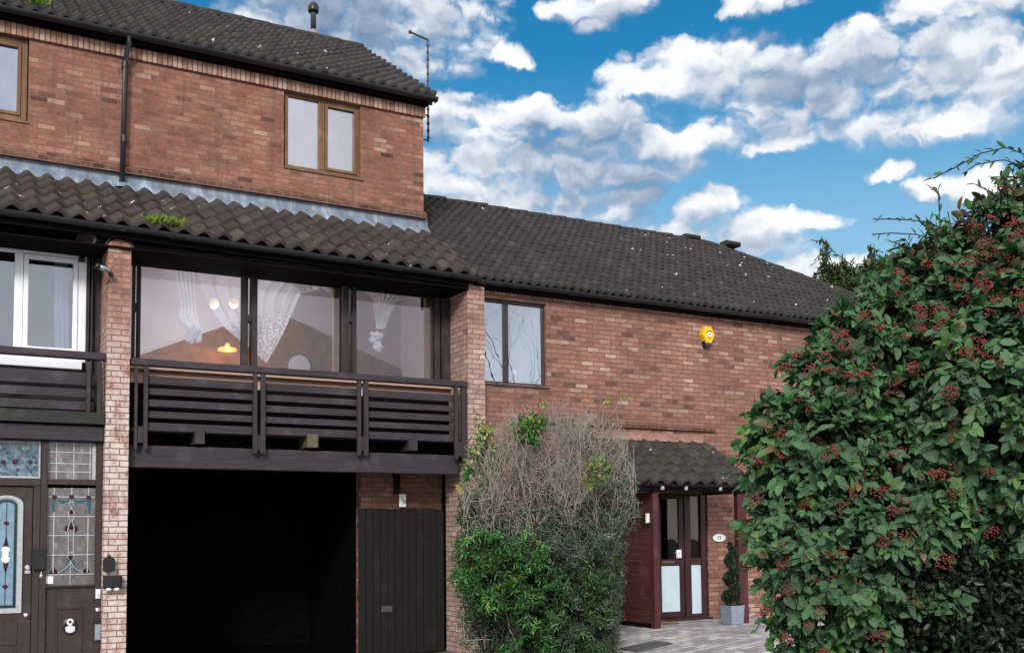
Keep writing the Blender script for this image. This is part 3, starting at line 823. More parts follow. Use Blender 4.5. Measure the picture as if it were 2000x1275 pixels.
# --- balcony front of the middle house
YRL = 13.84
XB0 = P(262, 700, YRL)[0]; XB1 = P(911, 740, YRL)[0]
for nm_, (xa, xb) in (('brick_pier', XP), ('brick_pier', XQ)):
    mb = MB(); zt = P(230, 467, Y0)[2] if xa < 4 else P(915, 557, Y0)[2]
    if xa < 4:
        k = [(xb, 0), (xb, zt-.09)]+[((xa+xb)/2+(xb-xa)/2*math.cos(t), zt-.09+.085*math.sin(t)) for t in np.linspace(.25, math.pi-.25, 9)]+[(xa, zt-.09), (xa, 0)]
        mb.prism([(xa, -.5)]+[(q_[0], q_[1] if q_[1] else -.5) for q_ in k[:-1]], Y0, YW+.15)
    else: mb.box(xa, xb, Y0, YW+.15, -.5, zt)
    pr_ = mb.build(nm_, M['brick_pier' if xa < 4 else 'brick_pier_b'], HM)
    if xa > 4:
        mb = MB(); mb.prism_x([(Y0+.0, zt+.002), (Y0+.02, zt+.04), (YW-.1, zt-.04), (YW-.1, zt-.075), (Y0+.03, zt-.004)], xa-.02, xa+.10); mb.build('sloping_capping', M['lead'], pr_)
    else:
        mb = MB(); ts = np.linspace(-.15, math.pi+.15, 13); cx = (xa+xb)/2
        ri, ro = (xb-xa)/2+.012, (xb-xa)/2+.035
        a_ = [(cx+ri*math.cos(t), zt-.10+.125*math.sin(t)) for t in ts]; b_ = [(cx+ro*math.cos(t), zt-.10+.145*math.sin(t)) for t in ts]
        for i in range(12): mb.prism([a_[i], b_[i], b_[i+1], a_[i+1]], Y0+.02, Y0+.30)
        mb.build('arched_capping', M['wood_light'], pr_)

bal = MB().px(257, 912, 698, 711, YRL-.03, YRL+.10).build('balcony', M['wood_x'], HM)      # the top rail carries the name of the part
for i, (pa, pb) in enumerate(((289, 496), (519, 700), (719, 890))):
    x0 = P(pa, 790, YRL)[0]-.05; x1 = P(pb, 800, YRL)[0]+.05
    for (a, b) in ((733, 749), (757, 770), (779, 793), (802, 815), (824, 840)):
        mb = MB(); j = rng.normal(0, .004); za, zb = P(289, a, YRL+.05)[2], P(289, b, YRL+.05)[2]
        mb.bbox(x0, x1, YRL+.045+j, YRL+.075+j, zb+j, za+j, .004)
        mb.build('board', M['wood_x'], bal)
for (xa, xb, yt, yb) in ((263, 269, 711, 877), (281, 289, 711, 877), (495, 503, 727, 885), (510, 519, 727, 885), (699, 706, 741, 889), (712, 720, 741, 889), (889, 895, 753, 897), (903, 912, 753, 897)):
    MB().px(xa, xb, yt, yb, YRL-.012, YRL+.04, .004).build('post', M['wood_z'], bal)
for (xa, xb, yt, yb) in ((269, 281, 832, 864), (503, 510, 850, 880), (706, 712, 852, 880), (895, 903, 862, 890)):
    MB().px(xa, xb, yt, yb, YRL+.0, YRL+.05, .003).build('spacer_block', M['wood_z'], bal)
for (xa, xb, yt, yb, mt) in ((381, 400, 838, 866, 'wood_z'), (601, 622, 847, 873, 'wood_light'), (800, 816, 855, 879, 'wood_z')):
    MB().px(xa, xb, yt, yb, YRL+.02, YW, .004).build('joist', M[mt], bal)
zfl = P(289, 842, YRL+.3)[2]
mb = MB(); mb.box(XP[1], XQ[0], YRL+.16, YW+.1, zfl-.02, zfl+.03); mb.build('balcony_floor', M['wood_x'], HM)
zb1, zb0 = P(252, 868, YRL+.1)[2], P(252, 912, YRL+.1)[2]
MB().bbox(XP[1]+.004, XQ[0]-.10, YRL+.10, YRL+.20, zb0, zb1, .008).build('beam', M['wood_x'], HM)
mb = MB(); mb.box(XP[1], XQ[0], YRL+.40, YRL+.42, zb1-.2, zfl); mb.build('joist_backing', M['soffit'], HM)  # near-black sheet gives the gap below the boards its shade

# glazed front
zh = P(277, 497, YW)[2]; zsl = P(290, 716, YW)[2]
def xw(px, py): return P(px, py, YW)[0]
fr = MB()
ZH2 = le_z-.165
fr.bbox(XP[1]+.01, XQ[0]-.004, YW-.02, YW+.09, zh, ZH2)
fr.bbox(xw(259, 600), xw(264, 600), YW-.02, YW+.09, zsl, zh); fr.bbox(xw(268, 600), xw(274.5, 600), YW-.03, YW+.09, zsl, zh)
wf = fr
for (a, b, c, d) in ((473, 483, 490, 501), (667, 679, 686, 694)):
    fr.bbox(xw(a, 600), xw(b, 600), YW-.06, YW+.09, zsl, zh+.08); fr.bbox(xw(c, 620), xw(d, 620), YW-.06, YW+.09, zsl, zh+.08)
    zc_ = P(a, 622, YW)[2]; fr.bbox(xw(b, 600), xw(c, 600), YW-.05, YW+.06, zc_-.05, zc_+.05)
fr.bbox(xw(849.5, 640), xw(858, 640), YW-.03, YW+.09, zsl, zh); fr.bbox(xw(861, 640), xw(880, 640), YW-.05, YW+.09, zsl, zh)
fr.bbox(xw(264, 600), xw(268, 600), YW-.02, YW+.05, P(264, 600, YW)[2]-.05, P(264, 600, YW)[2]+.05)
bw = fr.build('window', M['wood_z'], HM)
bw['label'] = 'wide three part window of the balcony room'
for (a, b) in ((274.5, 473), (501, 667), (694, 849.5)):
    mb = MB(); mb.box(xw(a, 600), xw(b, 600), YW+.02, YW+.03, zsl+.02, zh); mb.build('pane', M['glass'], bw)
mb = MB(); mb.bbox(XP[1]+.01, XQ[0]-.004, YW-.10, YW+.12, zsl-.05, zsl-.002); mb.build('sill', M['pinkish'], bw)
mb = MB(); mb.box(XP[1]+.01, XQ[0]-.004, YW+.0, YW+.10, zsl-.22, zsl-.052); mb.build('apron', M['pinkish'], HM); mb = MB(); mb.box(XP[1]+.01, XQ[0]-.004, YW+.01, YW+.10, zfl, zsl-.222); mb.build('lower_apron', M['soffit'], HM)  # lower part near-black, shade behind the board gaps put into its colour
# inner linings of the window
mb = MB(); zi = zh-.09
mb.box(xw(274.5, 600), xw(473, 600), YW+.092, YW+.14, zi+.02, zh); mb.box(xw(501, 600), xw(667, 600), YW+.092, YW+.14, zi+.02, zh); mb.box(xw(694, 600), xw(849, 600), YW+.092, YW+.14, zi+.03, zh)
mb.box(xw(656, 600), xw(667, 600), YW+.092, YW+.16, zsl, zi); mb.box(xw(836, 600), xw(849.5, 600), YW+.092, YW+.16, zsl, zi)
mb.build('lining', M['oak'], bw)

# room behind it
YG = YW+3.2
gable = [P(250, 702, YG), P(530, 606, YG), P(830, 745, YG)]  # outline of the gable reflected in the balcony panes
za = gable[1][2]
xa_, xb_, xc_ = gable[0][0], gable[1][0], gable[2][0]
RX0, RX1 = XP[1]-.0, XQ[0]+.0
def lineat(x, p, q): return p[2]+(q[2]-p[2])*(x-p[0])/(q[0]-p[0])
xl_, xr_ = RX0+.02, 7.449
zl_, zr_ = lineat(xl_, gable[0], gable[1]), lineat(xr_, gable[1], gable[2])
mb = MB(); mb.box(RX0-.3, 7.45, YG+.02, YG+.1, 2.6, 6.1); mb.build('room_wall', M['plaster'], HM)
mb = MB(); mb.prism([(xl_, 2.6), (xr_, 2.6), (xr_, max(zr_, 2.7)), (xb_, za), (xl_, zl_)], YG-.05, YG+.018); mb.build('reflection_panel', M['wall_and_reflection'], HM)  # reflection of a gable in the panes, built as a brown panel indoors
mb = MB(); mb.prism_x([(YW+.13, zh+.10), (YW+.13, zh+.16), (YW+.13+1.2, 6.06), (YG+.1, 6.06), (YG+.1, 6.0), (YW+.13+1.22, 6.0)][::-1], RX0-.3, 7.5); mb.build('room_ceiling', M['ceiling'], HM)
mb = MB(); mb.box(RX0-.06, RX0+.02, YW+.1, YG, 2.6, 5.95); mb.build('room_side_wall', M['plaster'], HM)
mb = MB(); mb.box(RX0, 7.45, YW+.12, YG, zfl-.02, zfl+.02); mb.build('room_floor', M['floor'], HM)
mb = MB(); mb.prism_x([(YW+.15, 2.6), (YG+.05, 2.6), (YG+.05, 6.0), (YW+1.35, 6.0), (YW+.15, zh+.10)], 7.45, 7.48); mb.build('room_side_wall', M['plaster'], HM)

# --- garage recess under the balcony
xg = P(705, 1000, 14.75)[0]
mb = MB(); mb.box(xg, XQ[0]+.002, 14.75, 14.95, -.5, zb1); mb.build('recess_wall', M['brick'], HM)
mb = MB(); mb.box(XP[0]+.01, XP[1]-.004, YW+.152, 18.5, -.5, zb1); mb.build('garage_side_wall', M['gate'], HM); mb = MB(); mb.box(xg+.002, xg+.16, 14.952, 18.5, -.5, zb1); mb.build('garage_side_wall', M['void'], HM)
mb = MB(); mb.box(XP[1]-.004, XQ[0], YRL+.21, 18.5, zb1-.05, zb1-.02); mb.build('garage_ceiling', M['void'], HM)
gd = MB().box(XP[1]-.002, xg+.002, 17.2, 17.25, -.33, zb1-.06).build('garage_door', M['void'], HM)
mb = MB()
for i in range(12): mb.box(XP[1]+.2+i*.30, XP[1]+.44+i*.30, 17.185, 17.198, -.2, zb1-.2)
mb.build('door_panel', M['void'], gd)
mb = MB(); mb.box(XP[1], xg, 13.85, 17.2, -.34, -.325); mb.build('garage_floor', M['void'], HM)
# side gate beneath the number plate
gx0, gx1 = P(701, 1000, 14.62)[0], XQ[0]-.02; gtz = P(707, 992, 14.62)[2]
gt = thing('side_gate', 'dark boarded side gate between the garage opening and the brick pier', 'gate', ((gx0+gx1)/2, 14.62, -.3))
n_ = 12
for i in range(n_):
    a = gx0+(gx1-gx0)*i/n_; b = gx0+(gx1-gx0)*(i+1)/n_-.008
    MB().bbox(a, b, 14.62+rng.normal(0, .002), 14.65, -.30, gtz+rng.normal(0, .004), .004).build('board', M['gate'], gt)
MB().box(gx0, gx1, 14.652, 14.69, .5, .6).build('rail', M['gate'], gt); MB().box(gx0, gx1, 14.652, 14.69, gtz-.3, gtz-.2).build('rail', M['gate'], gt)
MB().bbox(gx0+.35, gx0+.52, 14.60, 14.617, P(740, 1190, 14.6)[2]-.04, P(740, 1190, 14.6)[2]+.05).build('patch_plate', M['rust'], gt)

# --- left house: first floor window, balcony, beam
xwl = P(169, 580, YW-.06)[0]
o_, rect = window(HL, YW-.06, -190, 169, 452, 684, [(-95, -70), (28, 45)], .10, 'white', 'glass_dim', sash=(2,), sill=False, sw=.062)
zr1 = P(0, 680, YRL)[2]; zr0 = P(0, 688, YRL)[2]
zpw = zr1-.12
mb = MB()
mb.bbox(P(170, 580, YW-.08)[0], P(175, 580, YW-.08)[0], YW-.10, YW+.05, zfl, ZH2); mb.bbox(P(177.5, 580, YW-.08)[0], P(182, 580, YW-.08)[0], YW-.10, YW+.05, zfl, ZH2)
mb.bbox(P(175, 580, YW)[0], P(178, 580, YW)[0], YW-.08, YW+.0, P(176, 590, YW)[2]-.05, P(176, 590, YW)[2]+.05)
mb.box(P(183, 580, YW)[0], XP[0]-.005, YW-.03, YW+.06, zfl, ZH2)
mb.box(XL, xwl, YW-.07, YW+.05, P(0, 457, YW-.06)[2], ZH2); mb.build('timber_framing', M['wood_z'], HL)
mb = MB(); mb.bbox(XL, P(160, 700, YW-.2)[0], YW-.22, YW-.05, P(0, 712, YW-.2)[2], P(0, 697, YW-.2)[2]); mb.build('sill', M['white'], o_)
mb = MB(); mb.box(XL, XP[0]-.01, YW-.04, YW+.05, zfl, P(0, 720, YW)[2]); mb.build('apron', M['wood_x'], HL)
bl = MB().px(-400, 199, 650, 660, YRL-.03, YRL+.10)
bl = MB(); bl.bbox(XL, XP[0]-.012, YRL-.03, YRL+.10, P(199, 703, YRL)[2], P(199, 689.5, YRL)[2]); bl = bl.build('balcony', M['wood_x'], HL)
for (a, b) in ((722, 748), (755, 772), (780, 797), (800, 806)):
    mb = MB(); mb.bbox(XL, P(176, 760, YRL)[0]+.05, YRL+.05, YRL+.08, P(100, b, YRL)[2], P(100, a, YRL)[2], .004); mb.build('board', M['wood_x'], bl)
for (a, b) in ((169, 177), (190, 199)): MB().px(a, b, 706, 813, YRL-.012, YRL+.04, .004).build('post', M['wood_z'], bl)
for a in (-40, -24): MB().px(a, a+8, 690, 805, YRL-.012, YRL+.04, .004).build('post', M['wood_z'], bl)
mb = MB(); mb.bbox(XL, XP[0]-.006, YRL-.02, YRL+.12, P(199, 829, YRL)[2], P(199, 806, YRL)[2]); mb.build('base_board', M['wood_green'], bl)
mb = MB(); mb.bbox(XL, XP[0]-.006, YRL+.05, YRL+.15, P(199, 861, YRL)[2], P(199, 832, YRL)[2]); mb.build('beam', M['wood_x'], HL)
mb = MB(); mb.box(XL, XP[0]-.006, YRL+.13, YW, P(199, 829, YRL)[2], P(199, 822, YRL)[2]); mb.build('balcony_floor', M['wood_x'], HL)
# room behind the white window
mb = MB(); mb.box(XL, XP[0], YW+1.6, YW+1.65, zfl, ZH2+.2); mb.build('room_wall', M['frame_brown'], HL)

# --- left house: entrance screen on the ground floor
YD = YRL+.16
def xd(px, py=1050): return P(px, py, YD)[0]
def zd(px, py): return P(px, py, YD)[2]
zt0 = zd(100, 862); zt1 = zd(100, 935); zb_ = zd(100, 951)
mb = MB()
mb.bbox(xd(186), XP[0]-.003, YD-.03, YD+.08, -.34, zt0); mb.bbox(xd(78), xd(91), YD-.03, YD+.08, -.34, zt0)
mb.bbox(xd(91), xd(186), YD-.02, YD+.08, zt1-.07, zt1); mb.bbox(xd(-92), xd(78), YD-.02, YD+.08, zt1-.09, zt1)
mb.bbox(xd(-92), XP[0]-.003, YD-.02, YD+.08, zt0, P(199, 861, YRL)[2]-.002)
mb.bbox(xd(64), xd(78), YD-.012, YD+.08, -.34, zt1-.09)
ef = mb.build('entrance_frame', M['door_dark'], HL)
mb = MB(); mb.box(XL, xd(-92), YD+.0, YD+.2, -.5, P(199, 829, YRL)[2]-.02); mb.build('front_wall', M['brick'], HL)
mb = MB(); mb.box(xd(91), xd(186), YD+.03, YD+.04, zt1, zt0); mb.build('transom_window', M['seeded'], HL)
lz = MB()
for px in (107, 141, 173): lz.box(xd(px), xd(px)+.012, YD+.022, YD+.029, zt1, zt0)
for py in (883, 905, 921): lz.box(xd(91), xd(186), YD+.021, YD+.028, zd(140, py)-.006, zd(140, py)+.006)
lz.box(xd(178), xd(185), YD+.012, YD+.02, zt1, zt0-.03); lz.build('leading', M['came'], HL)
mb = MB(); mb.box(xd(-40), xd(76), YD+.03, YD+.04, zt1, zt0); mo = mb.build('transom_window', M['mosaic'], HL); mo['label'] = 'stained glass transom pane over the door'
mb = MB(); mb.bbox(xd(73), xd(77), YD+.005, YD+.028, zt1, zt0); mb.bbox(xd(-40), xd(73), YD+.005, YD+.028, zt1, zt1+.03); mb.build('beading', M['came'], mo)
mb = MB()
for px, py, r_ in ((27, 901, .035), (4, 902, .03), (57, 902, .025)):
    mb.lathe((xd(px), YD+.028, zd(px, py)), [(r_, 0), (r_*.9, .006)], 10, 'y')
mb.build('roundel', M['redgl'], mo)
# sidelight
zs1, zs0 = zd(100, 952), zd(100, 1143)
mb = MB(); mb.box(xd(91), xd(186), YD+.03, YD+.04, zs0, zs1); sdl = mb.build('side_light', M['seeded'], HL)
sdl['label'] = 'leaded side light with a teal and black glass pattern'
mb = MB()
for px, a, b in ((105, 952, 972), (139, 952, 972), (172, 952, 972), (105, 1000, 1118), (172, 1008, 1118)): mb.box(xd(px)-.006, xd(px)+.006, YD+.021, YD+.03, zd(px, b), zd(px, a))
for py in (970, 1008, 1045, 1083, 1121): mb.box(xd(92), xd(185), YD+.020, YD+.029, zd(139, py)-.006, zd(139, py)+.006)
for px in (134, 144): mb.box(xd(px)-.005, xd(px)+.005, YD+.019, YD+.028, zd(px, 1085), zd(px, 1036))
def stroke(mb, pts, r=.006): mb.tube([(xd(a), YD+.022, zd(a, b)) for a, b in pts], r, 5)
stroke(mb, [(137, 978), (134, 985), (139, 992), (145, 1000), (144, 1010), (141, 1018), (144, 1028), (146, 1036)]); stroke(mb, [(140, 978), (144, 985), (139, 992), (133, 1000), (134, 1010), (137, 1018), (134, 1028), (132, 1036)])
stroke(mb, [(139, 1096), (133, 1106), (123, 1114), (114, 1118)]); stroke(mb, [(139, 1096), (145, 1106), (155, 1114), (164, 1118)]); stroke(mb, [(139, 1096), (139, 1143)])
stroke(mb, [(139, 1077), (132, 1086), (139, 1097), (146, 1086), (139, 1077)])
mb.build('leading', M['came'], sdl)
def blob(mb, pts): mb.prism([(xd(a), zd(a, b)) for a, b in pts], YD+.024, YD+.029)
mb = MB(); blob(mb, [(114, 1117), (124, 1113), (131, 1105), (133, 1092), (137, 1098), (133, 1108), (126, 1116)][::-1] if False else [(115, 1118), (126, 1116), (134, 1107), (138, 1097), (134, 1090), (130, 1104), (123, 1112)])
blob(mb, [(163, 1118), (155, 1112), (148, 1104), (144, 1090), (140, 1097), (144, 1107), (152, 1116)])
blob(mb, [(112, 974), (112, 978), (120, 982), (130, 980), (136, 974), (126, 977)][::1]); blob(mb, [(142, 974), (148, 980), (158, 982), (167, 978), (167, 974), (154, 977)])
blob(mb, [(100, 976), (100, 990), (104, 1003), (106, 1003), (105, 988), (109, 976)]); blob(mb, [(168, 976), (171, 990), (173, 1003), (176, 1003), (177, 988), (177, 976)])
mb.build('teal_piece', M['teal'], sdl)
mb = MB()
for px, py in ((105, 970), (139, 970), (172, 971)):
    mb = MB(); mb.lathe((xd(px), YD+.026, zd(px, py)), [(.030, 0), (.028, .01)], 12, 'y'); mb.build('dark_piece', M['redgl'], sdl)
for px, py, sx, sz in ((139, 1026, .035, .05), (130, 1031, .025, .04), (148, 1031, .025, .04), (139, 997, .02, .045), (139, 1086, .03, .05)):
    mb = MB(); mb.ball((xd(px), YD+.027, zd(px, py)), 1, 10, 6, (sx, .008, sz)); mb.build('dark_piece', M['redgl'], sdl)
for px in (107, 170):
    mb = MB(); blob(mb, [(px-8, 1120), (px+8, 1120), (px+5, 1112), (px, 1108), (px-5, 1112)]); mb.build('dark_piece', M['redgl'], sdl)
# panel under the sidelight and the door
pz1, pz0 = zd(100, 1147), -.33
mb = MB(); mb.box(xd(91), xd(186), YD+.01, YD+.06, pz0, pz1); pn = mb.build('panel', M['door_dark'], HL)
mb = MB()
for (a, b, c, d) in ((112, 116, 1186, 1330), (161, 165, 1186, 1330), (116, 161, 1186, 1190)): mb.bbox(xd(a), xd(b), YD-.002, YD+.012, max(-.2, zd(a, d)), zd(a, c))
mb.build('moulding', M['door_dark'], pn)
mb = MB(); mb.bbox(xd(90), xd(187), YD-.03, YD+.05, pz1, zs0-.002); mb.build('side_light_sill', M['door_dark'], HL)
dr = MB().bbox(xd(-88), xd(63.5), YD+.02, YD+.065, -.32, zt1-.095).build('entrance_door', M['door_dark'], HL)
gx, gr = xd(0), xd(37)-xd(0)
zg0, zg1 = zd(20, 1191), zd(14, 985)
xgc = xd(12)
def arch(r, zb, zt, n=12): return [(xgc-r, zb), (xgc+r, zb), (xgc+r, zt)]+[(xgc+r*math.cos(t), zt+r*.62*math.sin(t)) for t in np.linspace(.2, math.pi-.2, n)]+[(xgc-r, zt)]
r0 = xd(38)-xgc
mb = MB(); mb.prism(arch(r0-.02, zg0+.02, zg1), YD+.012, YD+.021); dg = mb.build('glass_panel', M['blueglass'], dr)
o1, o2 = arch(r0+.035, zg0-.035, zg1+.0), arch(r0-.02, zg0+.02, zg1)
mb = MB()
for i in range(len(o1)):
    j = (i+1) % len(o1); mb.prism([o1[i], o1[j], o2[j], o2[i]], YD-.003, YD+.022)
mb.build('glazing_trim', M['came'], dg)
o1, o2 = arch(r0-.03, zg0+.03, zg1-.01), arch(r0-.06, zg0+.06, zg1-.02)
mb = MB()
for i in range(len(o1)):
    j = (i+1) % len(o1); mb.prism([o1[i], o1[j], o2[j], o2[i]], YD+.006, YD+.0125)
mb.build('border_piece', M['greengl'], dg)
mb = MB()
mb.tube([(xgc, YD+.008, zg0+.05), (xgc, YD+.008, zg1+.05)], .004, 5)
for py in (1021, 1145): mb.prism([(xgc-.035, zd(12, py)), (xgc, zd(12, py)-.03), (xgc+.035, zd(12, py)), (xgc, zd(12, py)+.03)], YD+.003, YD+.010)
zc_ = zd(12, 1083)
for sgn in (1, -1): mb.prism([(xgc-.03, zc_+sgn*.09), (xgc+.03, zc_+sgn*.09), (xgc, zc_+sgn*.24)][::sgn], YD+.004, YD+.010)
mb.build('dark_piece', M['redgl'], dg)
mb = MB()
for dz in (.055, 0, -.055): mb.lathe((xgc, YD+.006, zc_+dz), [(.048-.01*(dz == 0), 0), (.03, .012), (0, .016)], 14, 'y')
mb.build('bevelled_roundel', M['paper'], dg)
mb = MB()
for (a, b) in ((1214, 1260), (1266, 1320)): mb.bbox(xd(-75), xd(38), YD+.008, YD+.022, max(.06, zd(10, b)), zd(10, a), .01)
mb.build('raised_panel', M['door_dark'], dr)
mb = MB(); mb.lathe((xd(53), YD+.02, zd(53, 1200)), [(.014, 0), (.014, .03), (.026, .04), (.03, .055), (.02, .068), (0, .07)], 14, 'y'); mb.build('knob', M['silver'], dr, True)
mb = MB(); mb.bbox(xd(49), xd(61), YD-.0, YD+.022, zd(55, 1120), zd(55, 1113)); mb.lathe((xd(55.5), YD+.02, zd(55, 1108)), [(.032, 0), (.032, .02), (.02, .03), (0, .03)], 14, 'y'); mb.build('lock', M['silver'], dr)
mb = MB(); mb.lathe((xd(81), YD-.03, zd(81, 1124)), [(.02, 0), (.02, .012), (0, .014)], 10, 'y'); mb.box(xd(80), xd(82.5), YD-.04, YD-.03, zd(81, 1124), zd(81, 1116)); mb.build('key_plate', M['silver'], ef)

# --- right house
XR1 = P(1670, 590, RG_Y)[0]+.3
n2 = np.array([0, -TAN, 1.]); re_p = np.array([8., RG_Y-.005, RG_Z+.02])
def onroof(x, y): return CAM+ray(x, y)*(((re_p-CAM)@n2)/(ray(x, y)@n2))
rtop = onroof(1340, 472); RUN_R = rtop[1]-re_p[1]
hipe = onroof(1385, 482)[0]+RUN_R
zrb1, zrb0 = P(1066, 577, YR)[2], P(1066, 588, YR)[2]
wrx0, wrx1 = P(930, 660, YR)[0], P(1067, 660, YR)[0]; wrz1, wrz0 = P(1067, 594, YR)[2], P(1067, 754, YR)[2]
XRE = hipe-.35
dx0, dx1 = P(1288, 1100, YR)[0], P(1384, 1100, YR)[0]; dz1 = P(1288, 962, YR)[2]
mb = MB().wall(XQ[1]-.02, XRE, -.5, RG_Z-.03, YR, YR+.24, [(wrx0, wrx1, wrz0, wrz1), (dx0, dx1, 0, dz1)])
mb.box(XRE-.24, XRE, YR+.242, 21.2, 0, RG_Z-.03); mb.box(XQ[1], XRE, 21.2, 21.4, 0, RG_Z-.03)
mb.build('wall', M['brick'], HR)
mb = MB(); mb.box(XQ[1], XRE+.02, YR-.028, YR-.003, zrb0+.015, RG_Z-.06); mb.build('eaves_course', M['soldier'], HR)
lx0, lx1 = P(1222, 838, YR)[0], P(1395, 847, YR)[0]; lzt = P(1222, 826, YR)[2]
mb = MB(); mb.prism_x([(YR-.055, lzt-.075), (YR-.003, lzt-.075), (YR-.003, lzt+.02), (YR-.055, lzt-.012)][::-1] if False else [(YR-.003, lzt-.075), (YR-.055, lzt-.075), (YR-.055, lzt-.012), (YR-.003, lzt+.02)], lx0-1.5, lx1); mb.build('brick_ledge', M['plinth'], HR)
rf = tiles('roof', M['tile_r'], HR, GX-.12, hipe, re_p[1], re_p[2], RUN_R, TAN, hip=hipe, wave=.155, gauge=.235, amp=.052, seg=6)
ry, rz = re_p[1]+RUN_R, re_p[2]+RUN_R*TAN; hx = hipe-RUN_R
mb = MB(); b_y = ry+RUN_R
mb.add([(hx, ry, rz-.02), (hipe, re_p[1], re_p[2]-.02), (hipe, b_y, re_p[2]-.02), (GX-.1, ry, rz-.02), (GX-.1, b_y, re_p[2]-.02)], [(0, 1, 2), (0, 2, 4, 3)]); mb.build('hip_slope', M['tile_r'], rf)
def capping(p, q, name, drop=.0):
    p, q = np.array(p), np.array(q); L = np.linalg.norm(q-p); d = (q-p)/L; s = np.cross(d, (0, 0, 1.)); s /= np.linalg.norm(s); u = np.cross(s, d)
    k = int(L/.42)
    for i in range(k):
        a = p+d*(i*L/k); b = p+d*((i+1)*L/k+.03); mb = MB(); ts = np.linspace(math.radians(0), math.radians(180), 8); j = rng.normal(0, .004)
        mb.add([a+s*.115*math.cos(t)+u*(.085*math.sin(t)-.012+j) for t in ts]+[b+s*.118*math.cos(t)+u*(.088*math.sin(t)+.006+j) for t in ts], [(n, n+1, n+9, n+8) for n in range(7)]+[tuple(range(8)), tuple(range(8, 16))[::-1]])
        mb.build(name, M['tile_p'], rf)
capping((GX-.1, ry, rz+.02), (hx-.1, ry, rz+.02), 'ridge_tile'); capping((hx, ry, rz+.03), (hipe, re_p[1], re_p[2]+.05), 'hip_tile')
for px in (1340, 1398):
    q = onroof(px, 474); MB().bbox(q[0]-.02, q[0]+.38, ry-.13, ry+.13, rz+.05, rz+.145, .03).build('ridge_vent', M['tile_p'], rf)
mb = MB(); mb.prism_x([(RG_Y+.055, RG_Z+.0), (RG_Y+.055, RG_Z-.10), (YR-.002, RG_Z-.10), (YR-.002, RG_Z+.06)], XQ[1]-.02, hipe-.08); mb.build('fascia', M['soffit'], HR)
gutter('gutter', HR, GX+.11, hipe-.05, RG_Y, RG_Z, .062)
ww, rr_ = window(HR, YR+.06, 930, 1066, 580, 748, [(984, 993)], .05, 'frame_brown', 'glass_blue', depth=.08)
mb = MB(); mb.box(7.5, wrx1+.5, YR+2.0, YR+2.05, wrz0-.5, wrz1+.4); mb.build('bedroom_wall', M['plaster'], HR)
mb = MB(); mb.box(7.5, wrx1+.5, YR+.25, YR+2.0, wrz0-.55, wrz0-.5); mb.box(7.5, wrx1+.5, YR+.25, YR+2.0, wrz1+.3, wrz1+.35); mb.build('bedroom_floor', M['plaster'], HR)

# door set
YDR = YR+.04
def xr(px, py=1100): return P(px, py, YDR)[0]
def zr(py): return P(1330, py, YDR)[2]
mb = MB(); za_, zb2 = dz1, .03
mb.bbox(xr(1338), xr(1350), YDR-.01, YDR+.07, zb2, za_); mb.bbox(xr(1370), xr(1385), YDR-.01, YDR+.07, zb2, za_); mb.bbox(xr(1286), xr(1338), YDR-.01, YDR+.07, za_-.07, za_)
mb.bbox(xr(1350), xr(1370), YDR-.0, YDR+.07, za_-.05, za_); mb.bbox(xr(1350), xr(1370), YDR-.0, YDR+.07, zr(1103), zr(1089)); mb.bbox(xr(1350), xr(1370), YDR-.0, YDR+.07, zb2, zr(1199))
mb.bbox(xr(1280), xr(1386), YDR-.07, YDR+.07, 0, .045); mb.bbox(xr(1280), xr(1288), YDR-.01, YDR+.07, zb2, za_)
dfm = mb.build('door_frame', M['door_red'], HR)
mb = MB()
mb.bbox(xr(1288.5), xr(1293), YDR+.01, YDR+.055, .05, za_-.075); mb.bbox(xr(1328), xr(1337.5), YDR+.01, YDR+.055, .05, za_-.075)
for (a, b) in ((964, 974), (1091, 1104), (1193, 1216)): mb.bbox(xr(1293), xr(1328), YDR+.01, YDR+.055, max(.05, zr(b)), min(za_-.075, zr(a)))
dl = mb.build('door', M['door_red'], HR)
mb = MB(); mb.box(xr(1293), xr(1328), YDR+.03, YDR+.036, zr(1091), zr(974)); mb.build('glass_panel', M['glass_dark'], dl)
mb = MB(); mb.box(xr(1293), xr(1328), YDR+.02, YDR+.04, zr(1193), zr(1104)); mb.build('frosted_panel', M['frost'], dl)
mb = MB(); mb.box(xr(1350), xr(1370), YDR+.03, YDR+.036, zr(1089), za_-.05); mb.build('side_light', M['glass_dark'], HR)
mb = MB(); mb.box(xr(1350), xr(1370), YDR+.02, YDR+.04, zr(1199), zr(1103)); mb.build('frosted_panel', M['frost'], HR)
mb = MB(); mb.bbox(xr(1322), xr(1331), YDR-.012, YDR+.012, zr(1089), zr(1073)); mb.tube([(xr(1326), YDR-.03, zr(1079)), (xr(1317), YDR-.035, zr(1079))], .008, 6); mb.build('handle', M['paper'], dl)
mb = MB(); mb.bbox(xr(1294), xr(1319), YDR+.005, YDR+.012, zr(1099), zr(1094)); mb.build('letter_plate', M['wood_light'], dl)
# hall behind the door
mb = MB(); mb.box(dx0-.5, dx1+.6, YR+1.9, YR+1.95, 0, 2.5); mb.build('hall_wall', M['wall_and_reflection'], HR)
mb = MB(); mb.box(dx0-.5, dx1+.6, YR+.25, YR+1.9, .0, .02); mb.box(dx0-.5, dx1+.6, YR+.25, YR+1.9, 2.45, 2.5); mb.build('hall_floor', M['floor'], HR)

